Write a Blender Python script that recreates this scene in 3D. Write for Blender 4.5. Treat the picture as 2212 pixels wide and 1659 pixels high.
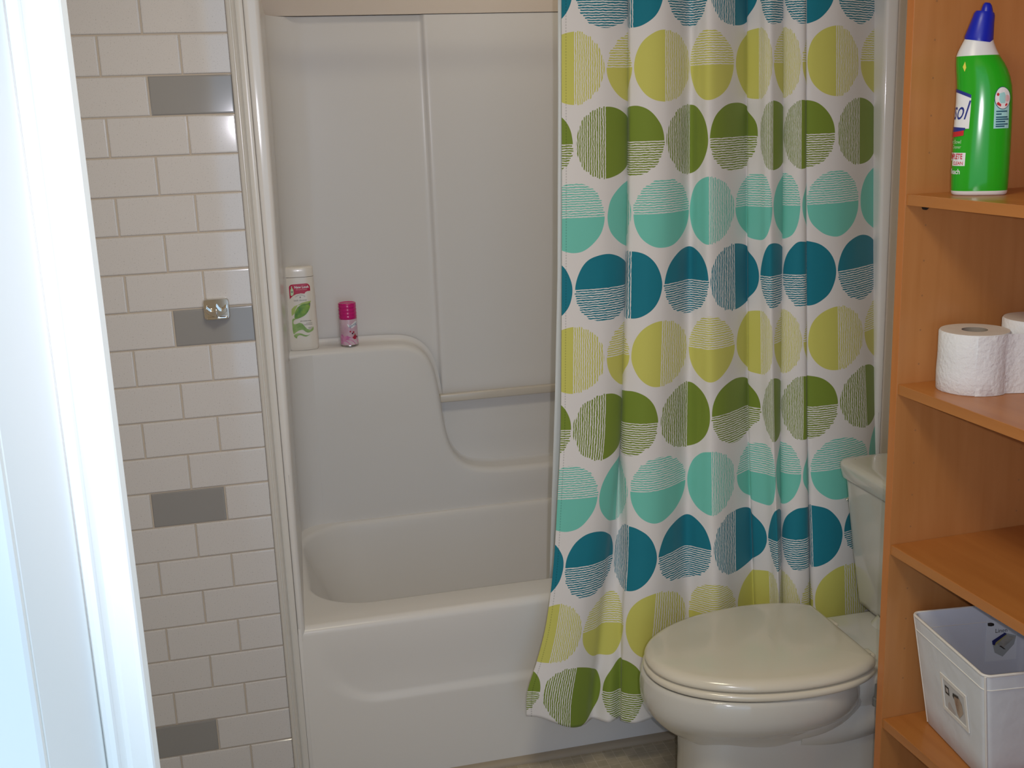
import bpy, bmesh, math, random
from mathutils import Vector, Matrix
random.seed(7)
S = bpy.context.scene
C = S.collection
R = math.radians
for o in list(bpy.data.objects):
    bpy.data.objects.remove(o)

# ------------------------------------------------------------ camera, world, lights, exposure
CAM = Vector((0.2409, -2.4168, 1.5584))
def cam_matrix(rx, ry, rz):
    c, s = math.cos, math.sin
    Rx = Matrix(((1,0,0),(0,c(rx),-s(rx)),(0,s(rx),c(rx))))
    Ry = Matrix(((c(ry),0,s(ry)),(0,1,0),(-s(ry),0,c(ry))))
    Rz = Matrix(((c(rz),-s(rz),0),(s(rz),c(rz),0),(0,0,1)))
    return Rz @ Rx @ Ry
MC = cam_matrix(-.2366, .0370, -.2308)
RIGHT, FWD, UP = MC.col[0], MC.col[1], MC.col[2]
cam = bpy.data.cameras.new('camera')
cam.sensor_fit = 'HORIZONTAL'; cam.sensor_width = 36.0; cam.lens = 2423.0/2212.0*36.0
cam.clip_start = 0.02
co = bpy.data.objects.new('camera', cam); C.objects.link(co)
m = Matrix.Identity(4)
for i in range(3):
    m[i][0] = RIGHT[i]; m[i][1] = UP[i]; m[i][2] = -FWD[i]; m[i][3] = CAM[i]
co.matrix_world = m
S.camera = co

S.view_settings.view_transform = 'Standard'
S.view_settings.look = 'None'
S.view_settings.gamma = 1.0
S.view_settings.use_curve_mapping = False
S.view_settings.exposure = 0.0

W = bpy.data.worlds.new('world'); S.world = W; W.use_nodes = True
bg = W.node_tree.nodes['Background']
bg.inputs['Color'].default_value = (0.50, 0.72, 1.0, 1); bg.inputs['Strength'].default_value = 1.55

def lamp(name, kind, loc, energy, color, target=None, **kw):
    l = bpy.data.lights.new(name, kind); l.energy = energy; l.color = color
    for k, v in kw.items(): setattr(l, k, v)
    o = bpy.data.objects.new(name, l); C.objects.link(o); o.location = loc
    if target is not None:
        o.rotation_euler = (Vector(target) - Vector(loc)).to_track_quat('-Z', 'Y').to_euler()
    return o
# the camera's own flash, a little right of the lens
FL = CAM + RIGHT*0.050 + UP*0.004
lamp('camera_flash', 'SPOT', FL, 39.0, (0.94, 0.91, 1.0), target=FL + FWD*2 + UP*0.30 + RIGHT*0.20,
     spot_size=R(82), spot_blend=1.0, shadow_soft_size=0.010)
# warm ceiling fixture of the bathroom
lamp('ceiling_lamp', 'AREA', (0.45, -1.35, 2.37), 12.3, (0.97, 0.88, 0.66), target=(0.45, -1.35, 0), shape='DISK', size=0.45)
# unseen warm fill light added over the tub to brighten back wall and deck
lamp('added_tub_fill', 'AREA', (1.0, 0.36, 2.385), 1.7, (1.0, 0.86, 0.66), target=(1.0, 0.36, 0), shape='DISK', size=0.16)
# daylight from a hall window behind the photographer
lamp('hall_window_daylight', 'AREA', (1.95, -3.55, 0.95), 9.0, (0.78, 0.90, 1.0), target=(0.30, -1.9, 0.9), shape='RECTANGLE', size=0.9, size_y=1.3)

# ------------------------------------------------------------ helpers
def lin(r, g, b):
    f = lambda c: (c/255/12.92) if c/255 <= .04045 else ((c/255+.055)/1.055)**2.4
    return (f(r), f(g), f(b), 1.0)

def mat(name, col, rough=.4, metal=0.0, spec=.5, coat=0.0, bump=None, vary=None, trans=0.0, sss=0.0):
    m = bpy.data.materials.new(name); m.use_nodes = True
    nt = m.node_tree; b = nt.nodes['Principled BSDF']
    b.inputs['Base Color'].default_value = col
    b.inputs['Roughness'].default_value = rough; b.inputs['Metallic'].default_value = metal
    b.inputs['Specular IOR Level'].default_value = spec; b.inputs['Coat Weight'].default_value = coat
    b.inputs['Coat Roughness'].default_value = .05
    b.inputs['Transmission Weight'].default_value = trans
    if sss:
        b.inputs['Subsurface Weight'].default_value = sss; b.inputs['Subsurface Radius'].default_value = (.004, .004, .004)
    tc = nt.nodes.new('ShaderNodeTexCoord')
    if bump:   # (scale, strength, distance)
        n = nt.nodes.new('ShaderNodeTexNoise'); n.inputs['Scale'].default_value = bump[0]; n.inputs['Detail'].default_value = 3
        bp = nt.nodes.new('ShaderNodeBump'); bp.inputs['Strength'].default_value = bump[1]; bp.inputs['Distance'].default_value = bump[2]
        nt.links.new(tc.outputs['Object'], n.inputs['Vector']); nt.links.new(n.outputs['Fac'], bp.inputs['Height'])
        nt.links.new(bp.outputs['Normal'], b.inputs['Normal'])
    if vary:   # (scale, other colour, low, high)
        n = nt.nodes.new('ShaderNodeTexNoise'); n.inputs['Scale'].default_value = vary[0]; n.inputs['Detail'].default_value = 4
        r = nt.nodes.new('ShaderNodeValToRGB')
        r.color_ramp.elements[0].position = vary[2]; r.color_ramp.elements[0].color = col
        r.color_ramp.elements[1].position = vary[3]; r.color_ramp.elements[1].color = vary[1]
        nt.links.new(tc.outputs['Object'], n.inputs['Vector']); nt.links.new(n.outputs['Fac'], r.inputs['Fac'])
        nt.links.new(r.outputs['Color'], b.inputs['Base Color'])
    return m

def link(name, me, material=None, parent=None, smooth=None):
    if material is not None: me.materials.append(material)
    if smooth is not None:
        me.shade_smooth(); me.set_sharp_from_angle(angle=R(smooth))
    o = bpy.data.objects.new(name, me); C.objects.link(o)
    if parent is not None: o.parent = parent
    return o

def pydata(name, verts, faces, material=None, parent=None, smooth=None):
    me = bpy.data.meshes.new(name); me.from_pydata([tuple(v) for v in verts], [], faces); me.validate()
    bm = bmesh.new(); bm.from_mesh(me); bmesh.ops.recalc_face_normals(bm, faces=bm.faces); bm.to_mesh(me); bm.free()
    return link(name, me, material, parent, smooth)

def frombm(name, bm, material=None, parent=None, smooth=None):
    me = bpy.data.meshes.new(name); bmesh.ops.recalc_face_normals(bm, faces=bm.faces); bm.to_mesh(me); bm.free()
    return link(name, me, material, parent, smooth)

def bm_box(bm, lo, hi, bevel=0.0, seg=2, xf=None):
    vs = [bm.verts.new((x, y, z)) for x in (lo[0], hi[0]) for y in (lo[1], hi[1]) for z in (lo[2], hi[2])]
    q = [(0,1,3,2),(4,6,7,5),(0,4,5,1),(2,3,7,6),(0,2,6,4),(1,5,7,3)]
    fs = [bm.faces.new([vs[i] for i in f]) for f in q]
    if bevel:
        es = list({e for f in fs for e in f.edges})
        r = bmesh.ops.bevel(bm, geom=es, offset=bevel, segments=seg, profile=.5, affect='EDGES')
    return bm

def box(name, lo, hi, material, parent=None, bevel=0.0, seg=2, smooth=None):
    bm = bmesh.new(); bm_box(bm, lo, hi, bevel, seg)
    return frombm(name, bm, material, parent, smooth if smooth is not None else (35 if bevel else None))

def loft_data(rings, cap0=True, cap1=True):
    n = len(rings[0]); v = [p for r in rings for p in r]; f = []
    for i in range(len(rings)-1):
        for j in range(n):
            k = (j+1) % n
            f.append((i*n+j, i*n+k, (i+1)*n+k, (i+1)*n+j))
    if cap0: f.append(tuple(range(n))[::-1])
    if cap1: f.append(tuple((len(rings)-1)*n + j for j in range(n)))
    return v, f

def loft(name, rings, material, parent=None, smooth=40, cap0=True, cap1=True):
    v, f = loft_data(rings, cap0, cap1)
    return pydata(name, v, f, material, parent, smooth)

def lathe(name, prof, material, parent=None, n=48, smooth=35, c=(0,0), cap0=True, cap1=True):
    rings = [[(c[0]+r*math.cos(2*math.pi*j/n), c[1]+r*math.sin(2*math.pi*j/n), z) for j in range(n)] for r, z in prof]
    return loft(name, rings, material, parent, smooth, cap0, cap1)

def tube(bm, pts, rad, n=12):
    pts = [Vector(p) for p in pts]; rings = []
    rads = rad if isinstance(rad, (list, tuple)) else [rad]*len(pts)
    prev = None
    for i, p in enumerate(pts):
        t = (pts[min(i+1, len(pts)-1)] - pts[max(i-1, 0)]).normalized()
        a = Vector((0,0,1)) if abs(t.z) < .9 else Vector((0,1,0))
        if prev is not None: a = prev
        u = (a - t*a.dot(t)).normalized(); w = t.cross(u); prev = u
        rings.append([bm.verts.new(p + u*rads[i]*math.cos(2*math.pi*j/n) + w*rads[i]*math.sin(2*math.pi*j/n)) for j in range(n)])
    for i in range(len(rings)-1):
        for j in range(n):
            k = (j+1) % n
            bm.faces.new((rings[i][j], rings[i][k], rings[i+1][k], rings[i+1][j]))
    bm.faces.new(rings[0][::-1]); bm.faces.new(rings[-1])

def prism(name, poly, z0, z1, material, parent=None, smooth=None, axis='Z'):
    """closed polygon in XY (or other plane) extruded along axis"""
    f3 = {'Z': lambda a, b, c: (a, b, c), 'Y': lambda a, b, c: (a, c, b), 'X': lambda a, b, c: (c, a, b)}[axis]
    rings = [[f3(a, b, z) for a, b in poly] for z in (z0, z1)]
    return loft(name, rings, material, parent, smooth)

def sst(a, b, x):
    t = max(0.0, min(1.0, (x-a)/(b-a))); return t*t*(3-2*t)

def interp(x, xs, ys):
    if x <= xs[0]: return ys[0]
    for i in range(len(xs)-1):
        if x <= xs[i+1]:
            t = (x-xs[i])/(xs[i+1]-xs[i]); return ys[i]+(ys[i+1]-ys[i])*t
    return ys[-1]

def catmull(P, k=6, closed=False):
    out = []; n = len(P)
    for i in range(n if closed else n-1):
        g = (lambda q: P[q % n]) if closed else (lambda q: P[max(0, min(n-1, q))])
        p0, p1, p2, p3 = g(i-1), g(i), g(i+1), g(i+2)
        for s in range(k):
            t = s/k
            out.append(tuple(.5*((2*b)+(-a+c)*t+(2*a-5*b+4*c-d)*t*t+(-a+3*b-3*c+d)*t**3) for a, b, c, d in zip(p0, p1, p2, p3)))
    if not closed: out.append(tuple(P[-1]))
    return out

def rrect(x0, x1, y0, y1, r, nc=10, ne=8):
    r = min(r, (x1-x0)/2-1e-4, (y1-y0)/2-1e-4); pts = []
    cs = [(x1-r, y0+r, -90), (x1-r, y1-r, 0), (x0+r, y1-r, 90), (x0+r, y0+r, 180)]
    for i, (cx, cy, a0) in enumerate(cs):
        arc = [(cx+r*math.cos(R(a0+90*j/nc)), cy+r*math.sin(R(a0+90*j/nc))) for j in range(nc+1)]
        pts += arc
        nx, ny, na = cs[(i+1) % 4]
        q = (nx+r*math.cos(R(na)), ny+r*math.sin(R(na)))
        for j in range(1, ne):
            t = j/ne; pts.append((arc[-1][0]+(q[0]-arc[-1][0])*t, arc[-1][1]+(q[1]-arc[-1][1])*t))
    return pts

def thing(name, label, cat, loc=(0,0,0), rotz=0.0, group=None):
    o = bpy.data.objects.new(name, None); C.objects.link(o)
    o.empty_display_size = .05
    o.location = loc; o.rotation_euler = (0, 0, rotz)
    o['label'] = label; o['category'] = cat
    if group: o['group'] = group
    return o
def tag(o, label, cat, group=None):
    o['label'] = label; o['category'] = cat
    if group: o['group'] = group
    return o
def struct(o, label=None):
    o['kind'] = 'structure'
    if label: o['label'] = label
    return o

# ---- flat print: 2-D shapes and lettering laid on a surface by a mapping function (s, t) -> point
def map_print(name, bm, f, material, parent, cuts=2):
    bmesh.ops.triangulate(bm, faces=bm.faces[:])
    if cuts:
        bmesh.ops.subdivide_edges(bm, edges=bm.edges[:], cuts=cuts, use_grid_fill=True)
    for v in bm.verts: v.co = Vector(f(v.co.x, v.co.y))
    me = bpy.data.meshes.new(name); bm.to_mesh(me); bm.free()
    return link(name, me, material, parent)
def shape_print(name, polys, f, material, parent, cuts=2):
    bm = bmesh.new()
    for P in polys:
        bm.faces.new([bm.verts.new((a, b, 0)) for a, b in P])
    return map_print(name, bm, f, material, parent, cuts)
def text_bm(txt, size, cx, cy, shear=0.0, stretch=1.0, bold=0.0, warp=None):
    cu = bpy.data.curves.new('lettering', 'FONT'); cu.body = txt; cu.size = size; cu.align_x = 'CENTER'; cu.align_y = 'CENTER'
    cu.resolution_u = 3; cu.shear = shear; cu.offset = bold
    to = bpy.data.objects.new('lettering', cu); C.objects.link(to)
    bpy.context.view_layer.update()
    me = bpy.data.meshes.new_from_object(to.evaluated_get(bpy.context.evaluated_depsgraph_get()))
    bpy.data.objects.remove(to); bpy.data.curves.remove(cu)
    bm = bmesh.new(); bm.from_mesh(me); bpy.data.meshes.remove(me)
    for v in bm.verts:
        x, y = v.co.x*stretch, v.co.y
        if warp: x, y = warp(x, y)
        v.co = (cx+x, cy+y, 0)
    return bm
def text_print(name, txt, size, cx, cy, f, material, parent, **kw):
    return map_print(name, text_bm(txt, size, cx, cy, **kw), f, material, parent, 0)
def disc(cx, cy, rx, ry=None, n=20):
    ry = ry or rx
    return [(cx+rx*math.cos(2*math.pi*i/n), cy+ry*math.sin(2*math.pi*i/n)) for i in range(n)]
# ------------------------------------------------------------ materials
M = {}
M['drywall'] = mat('warm_white_wall_paint', lin(214,202,190), .6, bump=(220, .08, .002))
M['ceiling'] = mat('ceiling_paint', lin(236,230,222), .8, bump=(150, .1, .003))
M['grout'] = mat('beige_grout', lin(196,184,170), .85, bump=(400, .2, .002))
M['fiberglass'] = mat('glossy_white_fiberglass', lin(223,221,219), .22, spec=.16, coat=.0, bump=(5, .05, .004))
M['ceramic'] = mat('glazed_bone_ceramic', lin(208,205,197), .10, coat=.35)
M['plastic_seat'] = mat('bone_seat_plastic', lin(222,214,196), .16, coat=.2)
M['trim'] = mat('glossy_white_trim', lin(216,213,208), .22)
M['caulk'] = mat('beige_caulk', lin(165,152,134), .5, bump=(60, .1, .003))
M['door_paint'] = mat('glossy_white_door_paint', lin(244,243,238), .45)
M['chrome'] = mat('chrome', lin(225,222,215), .06, metal=1.0)
M['bar'] = mat('cloudy_plastic_bar', lin(206,198,186), .2)
M['liner'] = mat('white_vinyl_liner', lin(228,234,238), .35, sss=.1)
M['gray_plastic'] = mat('gray_plastic', lin(120,120,118), .4)
M['dark'] = mat('dark_gap', lin(40,34,30), .7)

def speckled(name, base, speck, rough):
    m = mat(name, base, rough, coat=.3)
    nt = m.node_tree; b = nt.nodes['Principled BSDF']
    tc = nt.nodes.new('ShaderNodeTexCoord'); n = nt.nodes.new('ShaderNodeTexNoise')
    n.inputs['Scale'].default_value = 430; n.inputs['Detail'].default_value = 2
    r = nt.nodes.new('ShaderNodeValToRGB'); r.color_ramp.elements[0].position = .29; r.color_ramp.elements[0].color = speck
    r.color_ramp.elements[1].position = .39; r.color_ramp.elements[1].color = base
    nt.links.new(tc.outputs['Object'], n.inputs['Vector']); nt.links.new(n.outputs['Fac'], r.inputs['Fac'])
    nt.links.new(r.outputs['Color'], b.inputs['Base Color'])
    return m
M['tile'] = speckled('speckled_white_tile_glaze', lin(212,209,209), lin(184,181,181), .07)
M['tile_gray'] = mat('gray_tile_glaze', lin(148,147,147), .08, coat=.3)

def wood(name, c1, c2, scale, rot=(0,0,0)):
    m = mat(name, c1, .33, coat=.08)
    nt = m.node_tree; b = nt.nodes['Principled BSDF']
    tc = nt.nodes.new('ShaderNodeTexCoord'); mp = nt.nodes.new('ShaderNodeMapping')
    mp.inputs['Scale'].default_value = scale
    n = nt.nodes.new('ShaderNodeTexNoise'); n.inputs['Scale'].default_value = 1; n.inputs['Detail'].default_value = 6; n.inputs['Distortion'].default_value = .4
    r = nt.nodes.new('ShaderNodeValToRGB')
    r.color_ramp.elements[0].position = .3; r.color_ramp.elements[0].color = c1
    r.color_ramp.elements[1].position = .72; r.color_ramp.elements[1].color = c2
    nt.links.new(tc.outputs['Object'], mp.inputs['Vector']); nt.links.new(mp.outputs['Vector'], n.inputs['Vector'])
    nt.links.new(n.outputs['Fac'], r.inputs['Fac']); nt.links.new(r.outputs['Color'], b.inputs['Base Color'])
    return m
M['wood_v'] = wood('beech_veneer_upright', lin(197,138,84), lin(185,125,71), (34, 34, 3))
M['wood_h'] = wood('beech_veneer_shelf', lin(192,126,66), lin(178,112,54), (34, 3, 34))
M['wood_edge'] = wood('orange_edge_band', lin(202,126,64), lin(192,116,55), (30, 30, 2))

def floor_material():
    m = mat('beige_vinyl_small_squares', lin(150,136,114), .4)
    nt = m.node_tree; b = nt.nodes['Principled BSDF']
    tc = nt.nodes.new('ShaderNodeTexCoord')
    br = nt.nodes.new('ShaderNodeTexBrick'); br.offset = 0; br.squash = 1
    br.inputs['Scale'].default_value = 1; br.inputs['Brick Width'].default_value = .027; br.inputs['Row Height'].default_value = .027
    br.inputs['Mortar Size'].default_value = .0009; br.inputs['Bias'].default_value = 0
    br.inputs['Color1'].default_value = lin(200,186,162); br.inputs['Color2'].default_value = lin(188,175,150); br.inputs['Mortar'].default_value = lin(214,203,182)
    n = nt.nodes.new('ShaderNodeTexNoise'); n.inputs['Scale'].default_value = 60; n.inputs['Detail'].default_value = 4
    mx = nt.nodes.new('ShaderNodeMix'); mx.data_type = 'RGBA'; mx.blend_type = 'MULTIPLY'; mx.inputs['Factor'].default_value = .35
    nt.links.new(tc.outputs['Object'], br.inputs['Vector']); nt.links.new(tc.outputs['Object'], n.inputs['Vector'])
    nt.links.new(br.outputs['Color'], mx.inputs[6]); nt.links.new(n.outputs['Fac'], mx.inputs[7]); nt.links.new(mx.outputs[2], b.inputs['Base Color'])
    return m
M['floor'] = floor_material()

# ------------------------------------------------------------ room shell
XL, XR = -0.62, 1.775          # left and right wall faces
ZC = 2.40
UX0, UX1, UZ = 0.285, 1.755, 1.829      # fibreglass unit: ends and top
YF0, YF1 = CAM.y+.44, CAM.y+.5         # the wall that holds the doorway
struct(box('floor', (XL-.1, -4.6, -.08), (XR+.1, .9, 0), M['floor']))
struct(box('ceiling', (XL-.1, -4.6, ZC), (XR+.1, .9, ZC+.08), M['ceiling']))
struct(box('wall_left', (XL-.1, YF0, 0), (XL, .0, ZC), M['drywall']))
struct(box('wall_right', (XR, YF0, 0), (XR+.1, .9, ZC), M['drywall']))
JX = CAM.x - .1657*.5           # face of the door jamb
JX2 = JX + .80
wf = struct(box('wall_front', (XL, YF0+.004, 0), (JX-.032, YF1-.004, ZC), M['drywall']))
bm = bmesh.new(); bm_box(bm, (JX2+.02, YF0+.004, 0), (XR, YF1-.004, ZC)); frombm('pier', bm, M['drywall'], wf)
bm = bmesh.new(); bm_box(bm, (JX-.032, YF0+.004, 2.07), (JX2+.02, YF1-.004, ZC)); frombm('lintel', bm, M['drywall'], wf)
# wall above the tub unit (the recess it stands in)
wa = struct(box('wall_alcove', (UX0-.02, .80, 0), (XR, .90, ZC), M['drywall']))
def wpart(name, lo, hi):
    bm = bmesh.new(); bm_box(bm, lo, hi); return frombm(name, bm, M['drywall'], wa)
wpart('upper_wall', (UX0-.02, .752, UZ+.0015), (XR, .80, ZC))
wpart('end_return', (UX0-.02, .09, 0), (UX0-.001, .80, UZ+.0015))
wpart('end_return', (UX0-.02, .0905, UZ+.0015), (UX0+.012, .752, ZC))
wpart('end_return', (UX0, .004, UZ+.0015), (UX0+.012, .0905, ZC))
wpart('end_return', (UX1-.012, .004, UZ+.0015), (XR, .752, ZC))
wpart('end_return', (UX1+.001, .004, 0), (XR, .80, UZ+.0015))

# tiled wall: grout bed, tiles proud of it, each a part
wt = struct(box('wall_back', (XL, .0022, 0), (UX0-.0005, .09, ZC), M['grout']))
PZ, PW, Z0 = .07877, .1555, 1.736
TX1 = .2505
cache = {}
def tile_mesh(w, h, material):
    key = (round(w, 4), round(h, 4), material.name)
    if key not in cache:
        bm = bmesh.new()
        bm_box(bm, (-w/2, 0, -h/2), (w/2, .008, h/2))
        es = [e for e in bm.edges if all(abs(v.co.y) < 1e-6 for v in e.verts)]
        bmesh.ops.bevel(bm, geom=es, offset=.0032, segments=3, profile=.6, affect='EDGES')
        me = bpy.data.meshes.new('tile'); bmesh.ops.recalc_face_normals(bm, faces=bm.faces); bm.to_mesh(me); bm.free()
        me.materials.append(material); cache[key] = me
    return cache[key]
GRAY = {(1, 0), (7, 0), (12, 0), (19, -1)}
G = .003
for k in range(-8, 22):
    zt, zb = min(Z0-k*PZ, ZC), max(Z0-(k+1)*PZ, 0.0)
    off = 0.0 if k % 2 == 0 else .5566*PW
    c = -4
    while True:
        x0, x1 = off+c*PW, off+(c+1)*PW
        if x0 > TX1-.02: break
        if x1 < XL+.03: c += 1; continue
        x0, x1 = max(x0, XL+.001), min(x1, TX1+G/2)
        if TX1-x1 < .02: x1 = TX1+G/2
        gray = (k, c) in GRAY
        me = tile_mesh(x1-x0-G, zt-zb-G, M['tile_gray'] if gray else M['tile'])
        o = bpy.data.objects.new('tile', me); C.objects.link(o); o.parent = wt
        o.location = ((x0+x1)/2, -.0008 + random.uniform(-.0003, .0003), (zt+zb)/2)
        o.rotation_euler = (random.uniform(-.004, .004), 0, random.uniform(-.004, .004))
        if gray: o['label'] = 'plain gray glazed tile'
        c += 1

# moulding between tiles and tub unit
prof = [(TX1, .002), (TX1, -.006), (.2525, -.009), (.2555, -.0105), (.2585, -.009), (.2595, -.0065), (.2605, -.0065), (.2620, -.009),
        (.2645, -.0105), (.2675, -.0085), (.2690, -.003), (.2700, .000), (.2720, -.0015), (.2800, -.002), (.2843, -.001), (.2843, .002)]
struct(prism('trim_1', prof, 0, ZC-.002, M['trim'], smooth=50), 'white beaded moulding strip between the tiles and the tub unit')
# rounded strip along the foot of the tub
q = [(.001, 0), (-.016, 0), (-.0155, .005), (-.012, .010), (-.006, .0135), (.001, .0145)]
v = []
for x in (UX0, UX1-.0): v.append([(x, a, b) for a, b in q])
struct(loft('trim_2', v, M['caulk'], None, 50), 'beige strip along the foot of the tub')

# doorway frame close to the camera at the left
d1 = bpy.data.objects.new('door_1', None); C.objects.link(d1); d1['kind'] = 'structure'
d1['label'] = 'white painted door frame at the left edge'
cy, cx = CAM.y, CAM.x
jx = JX
sx = cx - .1536*.5              # door stop face
jf = cx-.2149*.44
P = [(jf-.02, cy+.4408), (jf-.0004, cy+.4408), (jf, cy+.4412), (jx, cy+.4995), (jf-.02, cy+.5)]
prism('jamb', P, 0, 2.05, M['door_paint'], d1)
d4 = (cx-sx)/.1430; d5 = d4; x5 = cx-.1240*d4; d6 = (cx-x5)/.1190
P = [(jx-.004, cy+.5), (jx+.0002, cy+.5), (jx+.0006, cy+.4985), (jx+.0012, cy+.4975), (sx-.003, cy+.4975), (sx-.0008, cy+.4983), (sx, cy+.500), (sx-.0022, cy+.503), (sx-.0040, cy+.511), (sx-.0044, cy+.520), (sx-.0040, cy+.529), (sx-.0022, cy+d4-.002), (sx, cy+d4),
     (x5-.003, cy+d4), (x5-.0008, cy+d4+.0008), (x5, cy+d4+.003), (x5, cy+d6), (jx-.004, cy+d6)]
prism('door_stop', P, 0, 2.05, M['door_paint'], d1)
# hall-side casing, a narrow dark gap between it and the jamb
P = [(jf, cy+.4375), (jf, cy+.4335), (jf-.0015, cy+.4315), (jf-.055, cy+.427), (jf-.058, cy+.429), (jf-.058, cy+.4432), (jf-.021, cy+.4432), (jf-.021, cy+.4375)]
prism('casing', P, 0, 2.10, M['door_paint'], d1)
prism('jamb', [(JX2, cy+.44), (JX2+.02, cy+.44), (JX2+.02, cy+.5), (JX2, cy+.5)], 0, 2.05, M['door_paint'], d1)
box('head_jamb', (JX-.03, cy+.44, 2.05), (JX2+.02, cy+.5, 2.07), M['door_paint'], d1)

# ------------------------------------------------------------ tub and shower unit
tub = thing('bathtub', 'one-piece glossy white tub and shower surround with molded ledges', 'bathtub', (0, 0, 0))
RZ = .430
# apron with a shallow recessed panel
cols = [UX0 + (UX1-UX0)*i/150 for i in range(151)]
def emb(x, z):
    # inside of a rounded corner region x>.345, z>.232 (mirrored right)
    xx = min(x, UX0+UX1-x)
    r = .13; x0, z0 = .338, .229
    dx, dz = xx-(x0+r), z-(z0+r)
    if dx < 0 and dz < 0: sd = r-math.hypot(dx, dz)
    else: sd = min(xx-x0, z-z0)
    return sst(-.012, .012, sd)*(1-sst(.26, .40, z))*.0085
rows = [0, .03, .1, .16, .19] + [.20+.0035*i for i in range(24)] + [.29, .31, .33, .35, .37, .39, .40]
V = []; nx = len(cols)
for z in rows:
    for x in cols: V.append((x, .0005+emb(x, z), z))
for a in range(0, 91, 10):
    r = .020
    for x in cols:
        V.append((x, .0005+r-r*math.cos(R(a)), RZ-r+r*math.sin(R(a))-.0001))
for x in cols: V.append((x, .05, RZ))
nr = len(V)//nx
F = [(i*nx+j, i*nx+j+1, (i+1)*nx+j+1, (i+1)*nx+j) for i in range(nr-1) for j in range(nx-1)]
pydata('apron', V, F, M['fiberglass'], tub, 60)
# deck and basin
def ring(x0, x1, y0, y1, r, z): return [(x, y, z) for x, y in rrect(x0, x1, y0, y1, r, 14, 14)]
rings = [ring(.300, 1.740, .049, .700, .004, RZ),
         ring(.318, 1.722, .098, .672, .155, RZ-.0005), ring(.322, 1.718, .104, .669, .152, RZ-.002), ring(.327, 1.713, .109, .665, .15, RZ-.006),
         ring(.331, 1.709, .113, .662, .148, RZ-.013), ring(.336, 1.704, .117, .659, .147, RZ-.03)]
for t in (.15, .35, .55, .75, .88):
    rings.append(ring(.336+.13*t, 1.704-.06*t, .117+.045*t, .659-.055*t, .147, RZ-.03-.30*t))
for a in (.3, .6, .85, 1.0):
    rings.append(ring(.4504+.09*a, 1.6512-.08*a, .1566+.07*a, .6106-.08*a, .14, RZ-.294-.05*math.sin(a*math.pi/2)))
rings.append(ring(.62, 1.50, .28, .48, .09, .080))
loft('basin', rings, M['fiberglass'], tub, 60, cap0=False)
# surround: plan profile swept upwards (front columns, end walls, coved corners, recessed panels)
def xr(z): return .302 + .016*sst(0, 1, (z-.43)/1.4) if z > .43 else .302
def plan(z):
    e = xr(z) - .302
    P = []
    c = xr(z); r = .011
    for a in (60, 75, 90): P.append((c-r+r*math.sin(R(a)), r-r*math.cos(R(a))))
    xa, ya = c+.030, .655; r = .098
    for t in (.2, .4, .6, .8): P.append((c+(xa-c)*t, .011+(ya-.011)*t))
    for a in range(0, 91, 9): P.append((xa+r-r*math.cos(R(a)), ya+(.765-.655)*math.sin(R(a))))
    yb = P[-1][1]
    P += [(xa+r+.012, yb), (.55, yb), (.70, yb), (.755, yb), (.7655, yb), (.7685, yb-.0012), (.7715, yb-.0040), (.7740, yb-.0075), (.7765, yb-.0100), (.7795, yb-.011), (.790, yb-.011), (.82, yb-.011), (1.0199, yb-.011)]
    mid = UX0+UX1
    return P + [(mid-x, y) for x, y in reversed(P)]
zs = [.40, .43, .6, .8, 1.0, 1.2, 1.4, 1.6, 1.75, UZ-.004, UZ]
pl = [plan(z) for z in zs]; n = len(pl[0])
V = [(x, y, z) for p, z in zip(pl, zs) for x, y in p]
F = [(i*n+j, i*n+j+1, (i+1)*n+j+1, (i+1)*n+j) for i in range(len(zs)-1) for j in range(n-1)]
pydata('surround_wall', V, F, M['fiberglass'], tub, 40)
# rounded front columns, polished gel coat
M['gelcoat'] = mat('polished_white_gel_coat', lin(223,221,219), .10, spec=.45, coat=.1)
def col_plan(z):
    c = xr(z); r = .011
    P = [(UX0, .024), (UX0, .0045), (UX0+.0012, .0022), (UX0+.0035, .0009), (UX0+.0065, .0002), (UX0+.0095, 0.0)]
    for a in range(6, 67, 10): P.append((c-r+r*math.sin(R(a)), r-r*math.cos(R(a))))
    P.append((c-r+r*math.sin(R(66)), .024))
    return P
for s in (0, 1):
    V = []; zs2 = [.40, .43, .6, .8, 1.0, 1.2, 1.4, 1.6, 1.75, UZ]
    for z in zs2:
        for x, y in col_plan(z): V.append((UX0+UX1-x if s else x, y-.0003, z))
    n = len(col_plan(1.0))
    F = [(i*n+j, i*n+j+1, (i+1)*n+j+1, (i+1)*n+j) for i in range(len(zs2)-1) for j in range(n-1)]
    pydata('front_column', V, F, M['gelcoat'], tub, 50)
# foot of the front columns down to the floor
box('flange', (UX0, -.0004, 0), (UX0+.010, .02, .432), M['fiberglass'], tub, .003)
box('flange', (UX1-.010, -.0004, 0), (UX1, .02, .432), M['fiberglass'], tub, .003)
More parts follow.
